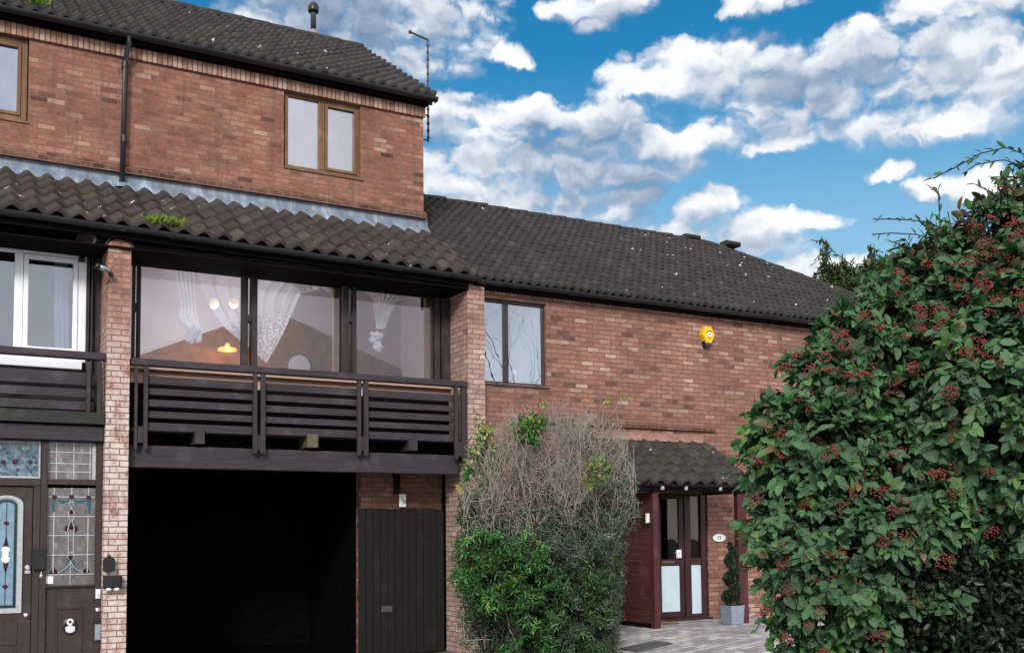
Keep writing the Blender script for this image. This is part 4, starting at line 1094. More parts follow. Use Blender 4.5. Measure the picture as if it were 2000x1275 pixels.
# porch: screen wall, post, tiled lean-to roof
YPF = YR-1.02
xps = P(1278, 1100, YPF)[0]
prt = MB(); zpe = P(1384, 944, YPF-.10)[2]; pte = (P(1391, 869, YR)[2]-zpe)/(YR-(YPF-.1))
px0, px1 = P(1255, 940, YPF-.1)[0]-.45, P(1468, 946, YPF-.1)[0]
pr_ = tiles('porch_roof', M['tile_p'], HR, px0, px1, YPF-.10, zpe, YR-YPF+.09, pte, gauge=.27, amp=.066)
mb = MB(); mb.box(px0+.05, px1-.06, YPF-.04, YPF+.03, zpe-.13, zpe-.045); mb.box(px1-.10, px1-.06, YPF+.032, YR-.003, zpe-.13, zpe-.045); mb.build('fascia', M['soffit'], pr_)
mb = MB(); mb.box(px0+.05, px1-.10, YPF+.032, YR-.003, zpe-.06, zpe-.05); mb.build('ceiling_board', M['soffit'], pr_)
mb = MB()
for px in (1292, 1338, 1405): q = P(px, 950, YPF-.06)[0]; mb.bbox(q, q+.05, YPF-.07, YPF+.05, zpe-.105, zpe-.02)
mb.build('rafter_end', M['came'], pr_)
mb = MB(); zl = P(1391, 866, YR)[2]; mb.prism_x([(YR-.10, zl-.01), (YR-.012, zl+.05), (YR-.004, zl+.13), (YR-.002, zl-.05)], px0, px1-.05); mb.build('flashing', M['flaunch'], pr_)
zpb = zpe-.13
for px in (1277, 1442):
    if px == 1277: a, b = xps, P(1289, 1100, YPF)[0]
    else: a, b = P(1444, 1100, YPF)[0], P(1461, 1100, YPF)[0]
    MB().bbox(a, b, YPF, YPF+.10, .0, zpb, .008).build('porch_post', M['maroon_z'], HR)
n_ = 19
scr = None
for i in range(n_):
    za_ = .07+(zpb-.07)*i/n_; zb2 = .07+(zpb-.07)*(i+1)/n_-.006; t = rng.normal(0, .002)
    mb = MB(); mb.bbox(xps+.02+t, xps+.07, YPF+.102, YR-.003, za_, zb2, .004)
    if scr is None: scr = mb.build('porch_screen', M['maroon_x'], HR)
    else: mb.build('board', M['maroon_x'], scr)
MB().box(xps+.01, xps+.09, YPF+.102, YR-.003, 0, .066).build('screen_sill', M['soffit'], scr)
# ------------------------------------------------------------------ lamps and curtains behind the glass
def point_lamp(loc, power, col, r, parent):
    l = bpy.data.lights.new('bulb', 'POINT'); l.energy = power; l.color = col; l.shadow_soft_size = r
    o = bpy.data.objects.new('bulb', l); COL.objects.link(o); o.parent = parent; o.location = tuple(np.array(loc)-BASE[parent]); return o

M['globe'] = emit_mat('lit_globe', (1, .70, .36), 1.35)
M['shade_lit'] = emit_mat('lit_shade', (1, .36, .06), .95)
ga, gb = PZ(418.5, 593, 16.3), PZ(457, 592, 16.1); gm = (ga+gb)/2
cl = thing('ceiling_lamp', 'twin glowing globe ceiling lamp seen through lace in the left balcony pane', 'lamp', tuple(gm))
zc1 = 5.98
MB().lathe((gm[0], gm[1], zc1-.05), [(.06, 0), (.07, .03), (.03, .06)], 16).build('ceiling_rose', M['silver'], cl, True)
for p in (ga, gb):
    MB().tube([(gm[0], gm[1], zc1-.04), tuple(p+np.array([0, 0, .20])), tuple(p+np.array([0, 0, .07]))], .008, 6).build('arm', M['silver'], cl)
    gl_ = MB().ball(p, .076, 18, 12).build('globe', M['globe'], cl, True)
    gl_.visible_shadow = True
    point_lamp(p+np.array([0, 0, -.12]), 19, (1, .96, .98), .08, cl)
pc = PZ(444, 681, 17.2)
pl = thing('pendant_lamp', 'low amber pendant lamp glowing against the brown reflection panel', 'lamp', tuple(pc))
MB().lathe(pc, [(.150, -.035), (.158, -.02), (.14, .005), (.06, .028), (.035, .05), (.030, .085), (0, .095)], 22).build('lamp_shade', M['shade_lit'], pl, True)
MB().tube([tuple(pc+np.array([0, 0, .1])), (pc[0], pc[1], pc[2]+.75)], .006, 6).build('flex', M['black'], pl)
point_lamp(pc+np.array([0, -.05, -.10]), 7, (1, .55, .2), .05, pl)
rc = P(583, 716, YG-.3)
rd = thing('round_mirror', 'round pale framed disc low behind the middle balcony pane', 'mirror', tuple(rc))
MB().lathe(rc, [(.235, 0), (.235, .03), (.19, .045)], 28, 'y').build('frame', M['wood_light'], rd)
MB().lathe(rc+np.array([0, -.046, 0]), [(.19, 0), (.19, .004)], 28, 'y').build('disc', M['plaster'], rd)


def drape(name, left, right, Y, n=40, m=26, pleats=9, depth=.05, mat='curtain', lace=None, parent=None):
    """cloth between two outlines (pixel polylines on plane Y), pleated"""
    def res(pl, t):
        pl = np.array(pl, float); s = np.concatenate([[0], np.cumsum(np.linalg.norm(np.diff(pl, axis=0), axis=1))]); s /= s[-1]
        return np.interp(t, s, pl[:, 0]), np.interp(t, s, pl[:, 1])
    V = []; rn = []
    for j in range(m+1):
        t = j/m; lx, ly = res(left, t); rx, ry_ = res(right, t)
        for i in range(n+1):
            q = i/n; px, py = lx+(rx-lx)*q, ly+(ry_-ly)*q
            p = P(px, py, Y); wv = math.sin(q*pleats*2*math.pi+1.2*math.sin(t*5))+.5*math.sin(q*pleats*4.4*math.pi+3*t)
            wd = math.hypot(rx-lx, ry_-ly)*.0068
            V.append(p+np.array([0, depth*wv*min(1, wd*1.6+.15), 0]))
    Q = []
    for j in range(m):
        for i in range(n):
            a = j*(n+1)+i; Q.append((a, a+n+1, a+n+2, a+1)); rn.append(0 if lace is None else min(1, max(0, (j/m-lace[0])/(lace[1]-lace[0]))))
    return mesh_np(name, np.array(V), np.array(Q), None, rn, parent, M[mat])

def crumple(mb, items):
    for (px, py, s, zs) in items:
        k = len(mb.v); c = P(px, py, YC); mb.ball(tuple(c), s, 22, 14, (1, .7, zs))
        for i in range(k, len(mb.v)):
            v = np.array(mb.v[i])-c; a = math.atan2(v[2], v[0]); q = 1+.22*math.sin(a*5+v[1]*60+px)+.12*math.sin(a*9+v[2]*70); mb.v[i] = tuple(c+v*q)

YC = YW+.17
o = drape('curtain', [(336, 505), (344, 540), (352, 590), (349, 622), (368, 640)], [(382, 510), (384, 545), (384, 600), (388, 630), (392, 645)], YC, pleats=5, depth=.018)
tag(o, 'white voile curtain tied to one side in the left balcony pane', 'curtain', 'white curtains of the balcony room')
o.name = 'tied_curtain'
r_ = MB()
crumple(r_, ((378, 648, .085, .9), (372, 660, .06, 1.2), (388, 660, .05, 1.3)))
r_.build('tie_bow', M['curtain'], o, True)
o = drape('lace_swag', [(380, 512), (392, 560), (412, 600), (440, 640), (472, 668), (519, 708)], [(655, 536), (612, 556), (588, 572), (572, 610), (548, 660), (521, 708)], YC+.03, n=70, m=40, pleats=7, depth=.018, mat='lace', lace=(.42, .62))
tag(o, 'patterned lace swag hanging to a point across the balcony window', 'curtain', 'white curtains of the balcony room')
o = drape('lace_valance', [(560, 536), (575, 560), (590, 573)], [(664, 543), (660, 572), (640, 562)], YC-.02, n=30, m=10, pleats=4, depth=.03)
tag(o, 'short white valance gathered at the top of the middle balcony pane', 'curtain', 'white curtains of the balcony room')
o = drape('gathered_curtain', [(700, 558), (728, 584), (732, 620), (734, 642)], [(812, 574), (775, 588), (762, 615), (752, 642)], YC, pleats=7, depth=.02)
tag(o, 'white curtain gathered into a bunch in the right balcony pane', 'curtain', 'white curtains of the balcony room')
r_ = MB()
crumple(r_, ((736, 656, .10, .62), (738, 676, .07, 1.1), (728, 664, .055, .7)))
r_.build('tie_bow', M['curtain'], o, True)
o = drape('net_curtain', [(1008, 590), (1006, 670), (1012, 752)], [(1060, 600), (1060, 680), (1060, 760)], YR+.28, pleats=6, depth=.03)
tag(o, 'white net curtain behind the dark framed window of the lower house', 'curtain')
o = drape('net_curtain', [(-70, 70), (-70, 140), (-70, 235)], [(36, 85), (38, 150), (38, 235)], YU+.30, pleats=9, depth=.03)
tag(o, 'white net curtain behind the topmost window at the left edge', 'curtain')
o = drape('roller_blind', [(106, 495), (106, 590), (106, 690)], [(134, 498), (134, 600), (134, 690)], YW+.22, pleats=3, depth=.03)
o.name = 'net_curtain'; tag(o, 'white curtain behind the white framed balcony window of the left house', 'curtain')
mb = MB(); q = P(585, 325, YU+.16); mb.bbox(q[0]-.10, q[0]+.14, YU+.13, YU+.20, z0u+.06, z0u+.14); o = mb.build('yellow_box', M['yellow'])
tag(o, 'small yellow box on the sill of the upper brown window', 'box')

# ------------------------------------------------------------------ fittings on the walls
def at(px, py, Y): return P(px, py, Y)
c = at(1385, 653, YR-.11)
al = thing('alarm_box', 'yellow hexagonal burglar alarm box on the brick wall', 'alarm', tuple(c))
def hexa(s, kx=1.): return [(c[0]+s*a*kx, c[2]+s*b) for a, b in ((-.13, 0), (-.055, -.155), (.055, -.155), (.13, 0), (.06, .145), (-.06, .145))]
m_ = MB(); h1, h2 = hexa(1.0), hexa(.88)
m_.add([(x, YR-.001, z) for x, z in h1]+[(x, YR-.09, z) for x, z in h1]+[(x, YR-.115, z) for x, z in h2], [tuple(range(12, 18))]+[(i, (i+1) % 6, (i+1) % 6+6, i+6) for i in range(6)]+[(i+6, (i+1) % 6+6, (i+1) % 6+12, i+12) for i in range(6)])
m_.build('cover', M['yellow'], al)
m_ = MB(); m_.prism([(c[0]-.06, c[2]-.205), (c[0]+.03, c[2]-.205), (c[0]+.052, c[2]-.145), (c[0]-.08, c[2]-.09)], YR-.085, YR-.002); m_.build('strobe', M['navy'], al)
m_ = MB(); m_.ball((c[0]+.004, YR-.116, c[2]+.012), .062, 16, 8, (1, .06, .62)); lg = m_.build('badge', M['paper'], al, True)
m_ = MB(); m_.tube([(c[0]+.004+.058*math.cos(t), YR-.119, c[2]+.016+.040*math.sin(t)) for t in np.linspace(.5, math.pi, 8)], .008, 6); m_.box(c[0]-.012, c[0]+.030, YR-.122, YR-.1195, c[2]-.006, c[2]+.008); m_.build('emblem', M['navy'], lg)
m_ = MB()
for i in range(4): m_.box(c[0]-.035+i*.02, c[0]-.022+i*.02, YR-.118, YR-.1155, c[2]-.075, c[2]-.060)
m_.build('lettering', M['oak'], al)

q = at(787, 977, 14.60)
s_ = thing('house_number', 'small white upright plate with number 10 above the dark gate', 'house sign', tuple(q))
MB().bbox(q[0]-.055, q[0]+.055, 14.60, 14.62, q[2]-.098, q[2]+.098, .008).build('plate', M['paper'], s_)
text('numeral', '1', .085, (q[0]-.016, 14.596, q[2]+.022), M['grey_txt'], s_); text('numeral', '0', .085, (q[0]+.022, 14.596, q[2]-.025), M['grey_txt'], s_)
MB().box(q[0]-.10, q[0]-.02, 14.66, 14.74, q[2]+.10, zb1-.05).build('bracket_post', M['gate'], s_)
q = at(1405, 1049.5, YR-.02)
s_ = thing('house_number', 'white pointed oval plaque with number 11 beside the porch door', 'house sign', tuple(q))
m_ = MB(); m_.prism([(q[0]+.148*math.cos(t)*(1 if abs(math.cos(t)) > .99 else .96), q[2]+.072*math.sin(t)*abs(math.sin(t))**.25) for t in np.linspace(0, 2*math.pi, 28, endpoint=False)], YR-.02, YR-.002); m_.build('plate', M['paper'], s_)
text('numeral', '11', .095, (q[0], YR-.023, q[2]), M['grey_txt'], s_)
m_ = MB(); m_.tube([(q[0]+.146*math.cos(t), YR-.019, q[2]+.070*math.sin(t)) for t in np.linspace(0, 2*math.pi, 29)], .005, 5); m_.build('rim', M['grey_txt'], s_)
q = at(137, 1222, YD-.01)
s_ = thing('oval_plaque', 'black oval plaque with white ring on the door side panel', 'plaque', tuple(q))
m_ = MB(); m_.lathe((0, 0, 0), [(.085, 0), (.085, .014), (.07, .022)], 26, 'y'); m_.v = [(q[0]+x, YD+.008+y, q[2]+z*1.22) for x, y, z in m_.v]; m_.build('plate', M['black'], s_)
m_ = MB(); m_.tube([(q[0]+.03*math.cos(t), YD-.018, q[2]+.05+.03*math.sin(t)) for t in np.linspace(0, 2*math.pi, 17)], .013, 7); m_.build('ring', M['paper'], s_, True)
m_ = MB(); m_.prism([(q[0]-.055, q[2]-.01), (q[0]-.05, q[2]-.06), (q[0]-.02, q[2]-.078), (q[0]+.02, q[2]-.078), (q[0]+.05, q[2]-.06), (q[0]+.055, q[2]-.01), (q[0], q[2]+.015)], YD-.022, YD-.008); m_.build('letter_cup', M['plaster'], s_)

q = at(77.5, 1092, YD-.02); m_ = MB(); m_.bbox(q[0]-.075, q[0]+.075, YD-.075, YD-.031, q[2]-.125, q[2]+.125, .012)
kb = tag(m_.build('intercom', M['black']), 'black keypad entry box on the brown door post', 'intercom')
m_ = MB()
for i in range(2):
    for j in range(3): m_.box(q[0]-.03+i*.04, q[0]-.005+i*.04, YD-.078, YD-.0755, q[2]-.06+j*.04, q[2]-.035+j*.04)
m_.build('keypad', M['gutter'], kb)
q = at(96, 1132, YD+.02); m_ = MB(); m_.box(q[0]-.045, q[0]+.045, YD+.012, YD+.018, q[2]-.045, q[2]+.045); tag(m_.build('sticker', M['paper']), 'square white sticker low on the leaded side light', 'sticker')
q = at(191.5, 1159, YD-.04); m_ = MB(); m_.bbox(q[0]-.028, q[0]+.028, YD-.055, YD-.031, q[2]-.058, q[2]+.058, .006); db = tag(m_.build('doorbell', M['paper']), 'white upright doorbell on the brown frame next to the pier', 'doorbell')
m_ = MB(); m_.lathe((q[0], YD-.055, q[2]-.02), [(.014, 0), (.012, .006), (0, .007)], 12, 'y'); m_.build('button', M['came'], db)
q = at(191, 1190, YD-.04); m_ = MB(); m_.lathe((q[0], YD-.031, q[2]), [(.034, 0), (.034, .012), (.022, .026), (0, .030)], 16, 'y'); tag(m_.build('bell_push', M['silver'], None, True), 'round pale bell push between the doorbell and the key safe', 'bell push')
q = at(191, 1231, YD-.04); ks = thing('key_safe', 'grey key safe with black top low on the brown frame', 'key safe', tuple(q))
MB().bbox(q[0]-.036, q[0]+.036, YD-.085, YD-.031, q[2]-.115, q[2]+.085, .01).build('body', M['galv'], ks); MB().bbox(q[0]-.042, q[0]+.042, YD-.09, YD-.030, q[2]+.086, q[2]+.125, .008).build('cap', M['black'], ks)
q = at(213, 1101, Y0-.05); wl = thing('wall_lantern', 'small black tapered lantern on the brick pier', 'wall lamp', tuple(q))
m_ = MB(); m_.prism([(q[0]-.05, q[2]-.09), (q[0]+.05, q[2]-.09), (q[0]+.066, q[2]-.075), (q[0]+.066, q[2]+.05), (q[0]+.05, q[2]+.075), (q[0]-.05, q[2]+.075), (q[0]-.066, q[2]+.05), (q[0]-.066, q[2]-.075)], Y0-.09, Y0-.002); m_.build('body', M['black'], wl)
MB().ball((q[0], Y0-.045, q[2]+.092), .024, 10, 6).build('finial', M['black'], wl, True)
q = at(220, 1137, Y0-.06); fl = thing('twin_spotlight', 'black box light with two round pale lenses on the brick pier', 'wall lamp', tuple(q))
MB().bbox(q[0]-.105, q[0]+.105, Y0-.12, Y0-.002, q[2]-.07, q[2]+.085, .02).build('housing', M['black'], fl)
for s in (-.05, .045): MB().ball((q[0]+s, Y0-.085, q[2]-.082), .036, 12, 8, (1, 1, .62)).build('lens', M['paper'], fl, True)
q = at(205, 531, Y0-.02); sc_ = thing('security_camera', 'small silver bullet camera bracketed to the pier near the roof', 'camera', tuple(q))
pw = at(213, 535, Y0-.003)
m_ = MB(); m_.tube([tuple(pw+np.array([.02, 0, 0])), tuple(pw+np.array([-.01, -.07, .01])), tuple(pw+np.array([-.05, -.12, .015]))], .012, 8); m_.lathe((pw[0]+.02, Y0-.002, pw[2]), [(.035, 0), (.03, .015)], 12, 'y'); m_.build('bracket', M['black'], sc_)
a = pw+np.array([.0, -.13, .01]); b = pw+np.array([-.15, -.19, .03]); m_ = MB(); m_.tube([tuple(a), tuple(a*.9+b*.1), tuple(b)], [.028, .034, .034], 12); m_.build('body', M['steel'], sc_, True)
d = unit(b-a); m_ = MB(); m_.tube([tuple(b-d*.005), tuple(b+d*.04)], [.040, .037], 12); m_.build('hood', M['black'], sc_, True)
m_ = MB(); m_.tube([tuple(pw+np.array([.02, -.01, -.02])), tuple(pw+np.array([-.005, -.03, -.09])), tuple(pw+np.array([-.03, -.004, -.14]))], .006, 6); m_.build('cable', M['black'], sc_)
q = at(160, 506, YW-.10); m_ = MB(); m_.bbox(q[0]-.03, q[0]+.035, YW-.13, YW-.06, q[2]-.035, q[2]+.035, .015); m_.ball((q[0]-.02, YW-.14, q[2]-.005), .03, 10, 7); tag(m_.build('dome_sensor', M['black'], None, False), 'black dome sensor at the top corner of the white window', 'sensor')
q = at(1274, 1013, YPF+.12); pl_ = thing('porch_lamp', 'small black and white lamp on the maroon porch screen', 'wall lamp', tuple(q))
xs_ = xps+.02
MB().bbox(xs_-.055, xs_-.001, YPF+.15, YPF+.26, q[2]-.10, q[2]+.07, .01).build('body', M['black'], pl_); MB().bbox(xs_-.06, xs_-.004, YPF+.105, YPF+.149, q[2]-.06, q[2]+.085, .008).build('lens', M['paper'], pl_)

# television aerial mast on the gable
ym = YU+.5; xm = P(836, 200, ym)[0]
zt, zbm = P(836, 76, ym)[2], P(836, 277, ym)[2]
ae = thing('aerial', 'thin rusty aerial mast with short top arm on the gable corner', 'aerial', (xm, ym, zbm))
MB().tube([(xm, ym, zbm), (xm, ym, zt)], .017, 8).build('mast', M['rust'], ae)
e_ = P(801, 63, ym-.15); m_ = MB(); m_.tube([(xm+.02, ym+.01, zt-.02), tuple(e_)], .016, 8); m_.ball(tuple(e_), .032, 8, 6); m_.build('top_arm', M['rust'], ae)
m_ = MB()
for i in range(14): z = zbm+.05+(zt-zbm)*i/14.5; m_.lathe((xm, ym, z), [(.026, 0), (.026, .03)], 8)
m_.build('cable_tie', M['black'], ae)
for z in (zbm+.02, zbm+.45): MB().tube([(XE, ym, z), (xm, ym, z)], .013, 6).build('wall_bracket', M['rust'], ae)
del m_


def tuft(name, center, n, L, spread, label, cat, mat):
    c = np.asarray(center); p = c+rng.normal(0, 1, (n, 3))*np.array([spread, .04, .02]); d = unit(rng.normal(0, .5, (n, 3))+np.array([0, -.35, .8]))
    o = leaves(name, p, d, unit(rng.normal(0, 1, (n, 3))), rng.uniform(.5, 1, n)*L, .016, None, mat); return tag(o, label, cat)

M['moss'] = leaf_mat('bright_moss', [(0, (.10, .17, .015)), (.5, (.20, .32, .03)), (1, (.32, .42, .06))], transl=.3)
tuft('moss_tuft', P(322, 449, LG_Y-.02)+np.array([0, 0, .075]), 620, .11, .11, 'bright green moss tuft growing in the lower gutter', 'moss', M['moss'])
tuft('moss_tuft', P(66, 2, UG_Y-.02), 200, .10, .10, 'green moss tuft in the topmost gutter at the left', 'moss', M['moss'])

# ------------------------------------------------------------------ plants and pots
pb = PG(1431, 1218, 0.006); pbY = pb[1]
pt = thing('planter', 'square grey metal planter against the porch wall', 'planter', (pb[0], pbY, .006))
w_ = .135; zt = .30
m_ = MB(); m_.add([(pb[0]+sx*w_*.88, pbY+sy*w_*.88, .006) for sx, sy in ((-1, -1), (1, -1), (1, 1), (-1, 1))]+[(pb[0]+sx*w_, pbY+sy*w_, zt) for sx, sy in ((-1, -1), (1, -1), (1, 1), (-1, 1))]+[(pb[0]+sx*w_*.88, pbY+sy*w_*.88, zt) for sx, sy in ((-1, -1), (1, -1), (1, 1), (-1, 1))],
                  [(3, 2, 1, 0), (0, 1, 5, 4), (1, 2, 6, 5), (2, 3, 7, 6), (3, 0, 4, 7), (4, 5, 9, 8), (5, 6, 10, 9), (6, 7, 11, 10), (7, 4, 8, 11)]); m_.build('body', M['galv'], pt)
MB().box(pb[0]-w_*.87, pb[0]+w_*.87, pbY-w_*.87, pbY+w_*.87, zt-.05, zt-.03).build('soil', M['floor'], pt)
M['box_leaf'] = leaf_mat('topiary_leaf', [(0, (.006, .016, .007)), (.6, (.012, .032, .012)), (1, (.028, .06, .018))], transl=.08)
tp = thing('spiral_topiary', 'dark green spiral topiary standing in the grey planter', 'topiary', (pb[0], pbY, zt-.03))
MB().tube([(pb[0], pbY, zt-.03), (pb[0], pbY, 1.12)], .013, 6).build('trunk', M['barkd'], tp)
pos = []; nr = []
for i in range(5200):
    t = rng.random(); z = zt+.02+t*.92; a = t*2*math.pi*3.2; rr = .15*(1-t*.62)
    cc = np.array([pb[0]+.07*(1-t*.5)*math.cos(a), pbY+.07*(1-t*.5)*math.sin(a), z]); v = unit(rng.normal(0, 1, 3)); pos.append(cc+v*np.array([rr*.75, rr*.75, .06])*rng.uniform(.75, 1)); nr.append(v)
pos = np.array(pos); nr = np.array(nr)
leaves('crown', pos, unit(nr+rng.normal(0, .6, nr.shape)), unit(nr+rng.normal(0, .4, nr.shape)), .03, .02, tp, M['box_leaf'])
q = PG(1345, 1224, .006); MB().bbox(q[0]-.42, q[0]+.32, YR-.48, YR-.08, .008, .026).build('doormat', M['mat']); o = bpy.data.objects['doormat']; tag(o, 'brown coir doormat in front of the red porch door', 'doormat')
q = PG(1262, 1246, .0); m_ = MB(); xa_, xb_ = q[0]-.30, q[0]+.30
m_.add([(x, y, gz(x)+h) for h in (.004, .020) for x, y in ((xa_, q[1]-.2), (xb_, q[1]-.2), (xb_, q[1]+.2), (xa_, q[1]+.2))], [(3, 2, 1, 0), (4, 5, 6, 7), (0, 1, 5, 4), (1, 2, 6, 5), (2, 3, 7, 6), (3, 0, 4, 7)]); tag(m_.build('ground_mat', M['darkmat']), 'flat dark mat lying on the paving by the maroon screen', 'mat')


def clusters(tips, out, nper, twig, droop=.3, up=.5, spread=.9):
    """leaf sprays: alternate leaves along a short shoot"""
    n = len(tips); t = np.tile(np.linspace(.0, 1, nper), (n, 1)); sg = np.where(np.arange(nper) % 2, 1., -1.)[None]
    ax = unit(out+rng.normal(0, .45, (n, 3))+np.array([0, 0, -droop]))
    sd = unit(np.cross(ax, np.array([0, 0, 1.])+rng.normal(0, .5, (n, 3))))
    tw = twig*rng.uniform(.6, 1.3, (n, 1))
    pos = tips[:, None]-ax[:, None]*(tw*(1-t))[..., None]+rng.normal(0, .006, (n, nper, 3))
    d = ax[:, None]*(.35+.5*t)[..., None]+sd[:, None]*(sg*spread*(1.05-t*.75))[..., None]+rng.normal(0, .28, (n, nper, 3))
    nn = out[:, None]*.85+np.array([0, 0, up])+rng.normal(0, .32, (n, nper, 3))
    return pos.reshape(-1, 3), unit(d.reshape(-1, 3)), unit(nn.reshape(-1, 3)), ax


def inpoly(px, py, poly):
    poly = np.array(poly, float); x, y = px, py; c = np.zeros(len(np.atleast_1d(px)), bool); j = len(poly)-1
    for i in range(len(poly)):
        xi, yi = poly[i]; xj, yj = poly[j]
        c ^= ((yi > y) != (yj > y)) & (x < (xj-xi)*(y-yi)/(yj-yi+1e-9)+xi); j = i
    return c


def projv(p):
    d = p-CAM; k = d@F; return 1000+FPX*(d@R)/k, CY-FPX*(d@U)/k, k


# --- the big berry bush in the right foreground
gp = PZ(1830, 1700, 5.5)
bush = thing('berry_bush', 'large dark evergreen cotoneaster bush covered in red berry clusters', 'bush', (gp[0], gp[1], 0))
SPH = [(1800, 880, 235, 5.5), (1600, 905, 150, 5.2), (1568, 1040, 112, 5.1), (1660, 1080, 150, 5.1), (1625, 775, 110, 5.25), (1700, 690, 110, 5.3), (1790, 600, 110, 5.35), (1860, 570, 120, 5.4), (1950, 500, 120, 5.4),
       (2010, 660, 240, 5.4), (1920, 800, 210, 5.2), (1600, 1190, 92, 5.1), (1690, 1215, 90, 5.15), (2200, 600, 320, 5.7), (2240, 1000, 310, 5.7), (2060, 430, 100, 5.5), (1980, 960, 130, 5.05), (1540, 930, 75, 5.2), (1600, 1330, 110, 5.2), (1730, 1330, 90, 5.3), (1545, 850, 80, 5.25), (1560, 1130, 80, 5.12), (1800, 1010, 100, 5.0)]
C_ = np.array([PZ(x, y, z) for x, y, r, z in SPH]); Rr = np.array([r*z/FPX for x, y, r, z in SPH])
VOID = [(1775, 1110), (1830, 1085), (1900, 1080), (1960, 1100), (2010, 1105), (2300, 1110), (2300, 1400), (1775, 1400), (1760, 1250), (1780, 1190)]
T_, O_ = [], []
for c0, r0_ in zip(C_, Rr):
    n = int(4*math.pi*r0_*r0_*150)
    v = unit(rng.normal(0, 1, (n, 3))); k = 1+.09*np.sin(v[:, 0]*7+c0[0]*3)*np.sin(v[:, 2]*8+c0[2]*5)+rng.normal(0, .04, n)
    p = c0+v*(r0_*k)[:, None]
    keep = np.ones(n, bool)
    for c1, r1 in zip(C_, Rr):
        if c1 is not c0: keep &= np.linalg.norm(p-c1, axis=1) > .86*r1
    keep &= (v@F < .35) | (rng.random(n) < .4)
    T_.append(p[keep]); O_.append(v[keep])
    n = int(n*.8); v = unit(rng.normal(0, 1, (n, 3))); T_.append(c0+v*(r0_*rng.uniform(.6, .9, n))[:, None]); O_.append(v)
T_ = np.concatenate(T_); O_ = np.concatenate(O_)
px, py, zz = projv(T_)
gapn = np.sin(px*.047+1.3)*np.sin(py*.060+.4)+np.sin(px*.023-py*.031)*.7
ok = (rng.random(len(px)) > np.clip((545-py)/160, 0, .62)*np.clip((2010-px)/90, 0, 1)) & ((px < 2250) | ((px < 2620) & (rng.random(len(px)) < .55))) & (T_[:, 2] > .02) & ~(inpoly(px, py, VOID)) & ~((gapn < -.85) & (rng.random(len(px)) < .85))
T_, O_ = T_[ok], O_[ok]
extra = [(x, y) for x, y in ((1790, 1170), (1815, 1178), (1850, 1172), (1875, 1185), (1840, 1190), (1800, 1190), (1870, 1170), (1925, 1085), (1985, 1085))]
T_ = np.concatenate([T_, np.array([PZ(x+rng.normal(0, 6), y+rng.normal(0, 5), 5.0+rng.normal(0, .05)) for x, y in extra for _ in range(3)])]); O_ = np.concatenate([O_, np.tile(-F+np.array([0, 0, .2]), (27, 1))])
pos, dr_, nn, ax = clusters(T_, O_, 11, .115, .35, .35, .95)
M['coto'] = leaf_mat('cotoneaster_leaf', [(0, (.020, .062, .024)), (.3, (.052, .155, .056)), (.65, (.098, .265, .084)), (.88, (.16, .36, .095)), (1, (.25, .44, .07))], rough=.55, spec=.2, transl=.2, under=(.07, .125, .07))
tpx, tpy, _z = projv(T_)
cr_ = np.repeat(np.clip(rng.normal(.45, .22, len(T_))+.10*np.sin(tpx*.02)*np.sin(tpy*.027), 0, 1), 11)+rng.normal(0, .16, len(pos))
old = np.repeat(rng.random(len(T_)) < np.clip((600-tpy)/330, .015, .45), 11) | (rng.random(len(pos)) < .015)
Ls = rng.uniform(.036, .074, len(pos)); Ws = Ls*rng.uniform(.50, .66, len(pos))
cu = rng.random(len(pos)) < .5
for nm_, sel, cv in (('leaves', ~old & cu, .10), ('curled_leaves', ~old & ~cu, .30)): leaves(nm_, pos[sel], dr_[sel], nn[sel], Ls[sel], Ws[sel], bush, M['coto'], np.clip(cr_[sel], 0, 1), .22, cv, True)
M['old_leaf'] = leaf_mat('bronzed_leaf', [(0, (.030, .034, .018)), (.4, (.060, .060, .028)), (.75, (.095, .060, .032)), (1, (.16, .09, .03))], transl=.12)
leaves('bronzed_leaves', pos[old], dr_[old], nn[old], Ls[old], Ws[old], bush, M['old_leaf'], None, .2, .2, True)
sticks('twigs', T_-ax*.16, T_, np.full(len(T_), .0035), np.full(len(T_), .0015), bush, M['barkd'])
# limbs
S0, S1, r0_, r1_ = [], [], [], []
for c0, rr in zip(C_, Rr):
    a = np.array([gp[0], gp[1], 0])+np.array([rng.normal(0, .18), rng.normal(0, .18), 0]); m0 = (a*.45+c0*.55)+rng.normal(0, .12, 3)
    for s, e, q0, q1 in ((a, m0, .026, .018), (m0, c0, .018, .010)): S0.append(s); S1.append(e); r0_.append(q0); r1_.append(q1)
    for _ in range(26):
        v = unit(rng.normal(0, 1, 3)); b = c0+v*rr*.45+rng.normal(0, .03, 3); S0 += [c0, b]; S1 += [b, c0+v*rr*.82+rng.normal(0, .04, 3)]; r0_ += [.009, .006]; r1_ += [.006, .002]
sticks('limbs', S0, S1, r0_, r1_, bush, M['barkd'], 6)
# thin low twigs and sparse small leaves in the hollow under the canopy
S0, S1 = [], []
for _ in range(520):
    p = PZ(rng.uniform(1770, 2150), rng.uniform(1080, 1420), rng.uniform(5.4, 6.6)); v = unit(rng.normal(0, 1, 3)+np.array([0, 0, .6])); S0.append(p); S1.append(p+v*rng.uniform(.1, .35))
sticks('dead_twigs', S0, S1, np.full(len(S0), .004), np.full(len(S0), .0015), bush, M['barkd'])
n = 9500; tp_ = np.array([PZ(x, y, z) for x, y, z in zip(rng.uniform(1765, 2230, n), rng.uniform(1085, 1480, n), 4.98+1.8*rng.random(n)**1.5)]); tp_ = tp_[tp_[:, 2] > .03]
p_, d_, n_, _ = clusters(tp_, unit(rng.normal(0, 1, tp_.shape)), 5, .12)
M['coto_dark'] = leaf_mat('shaded_leaf', [(0, (.006, .012, .008)), (.7, (.014, .026, .014)), (1, (.05, .06, .03))], transl=.08)  # darker leaf copy, shade inside the bushes put into its colour
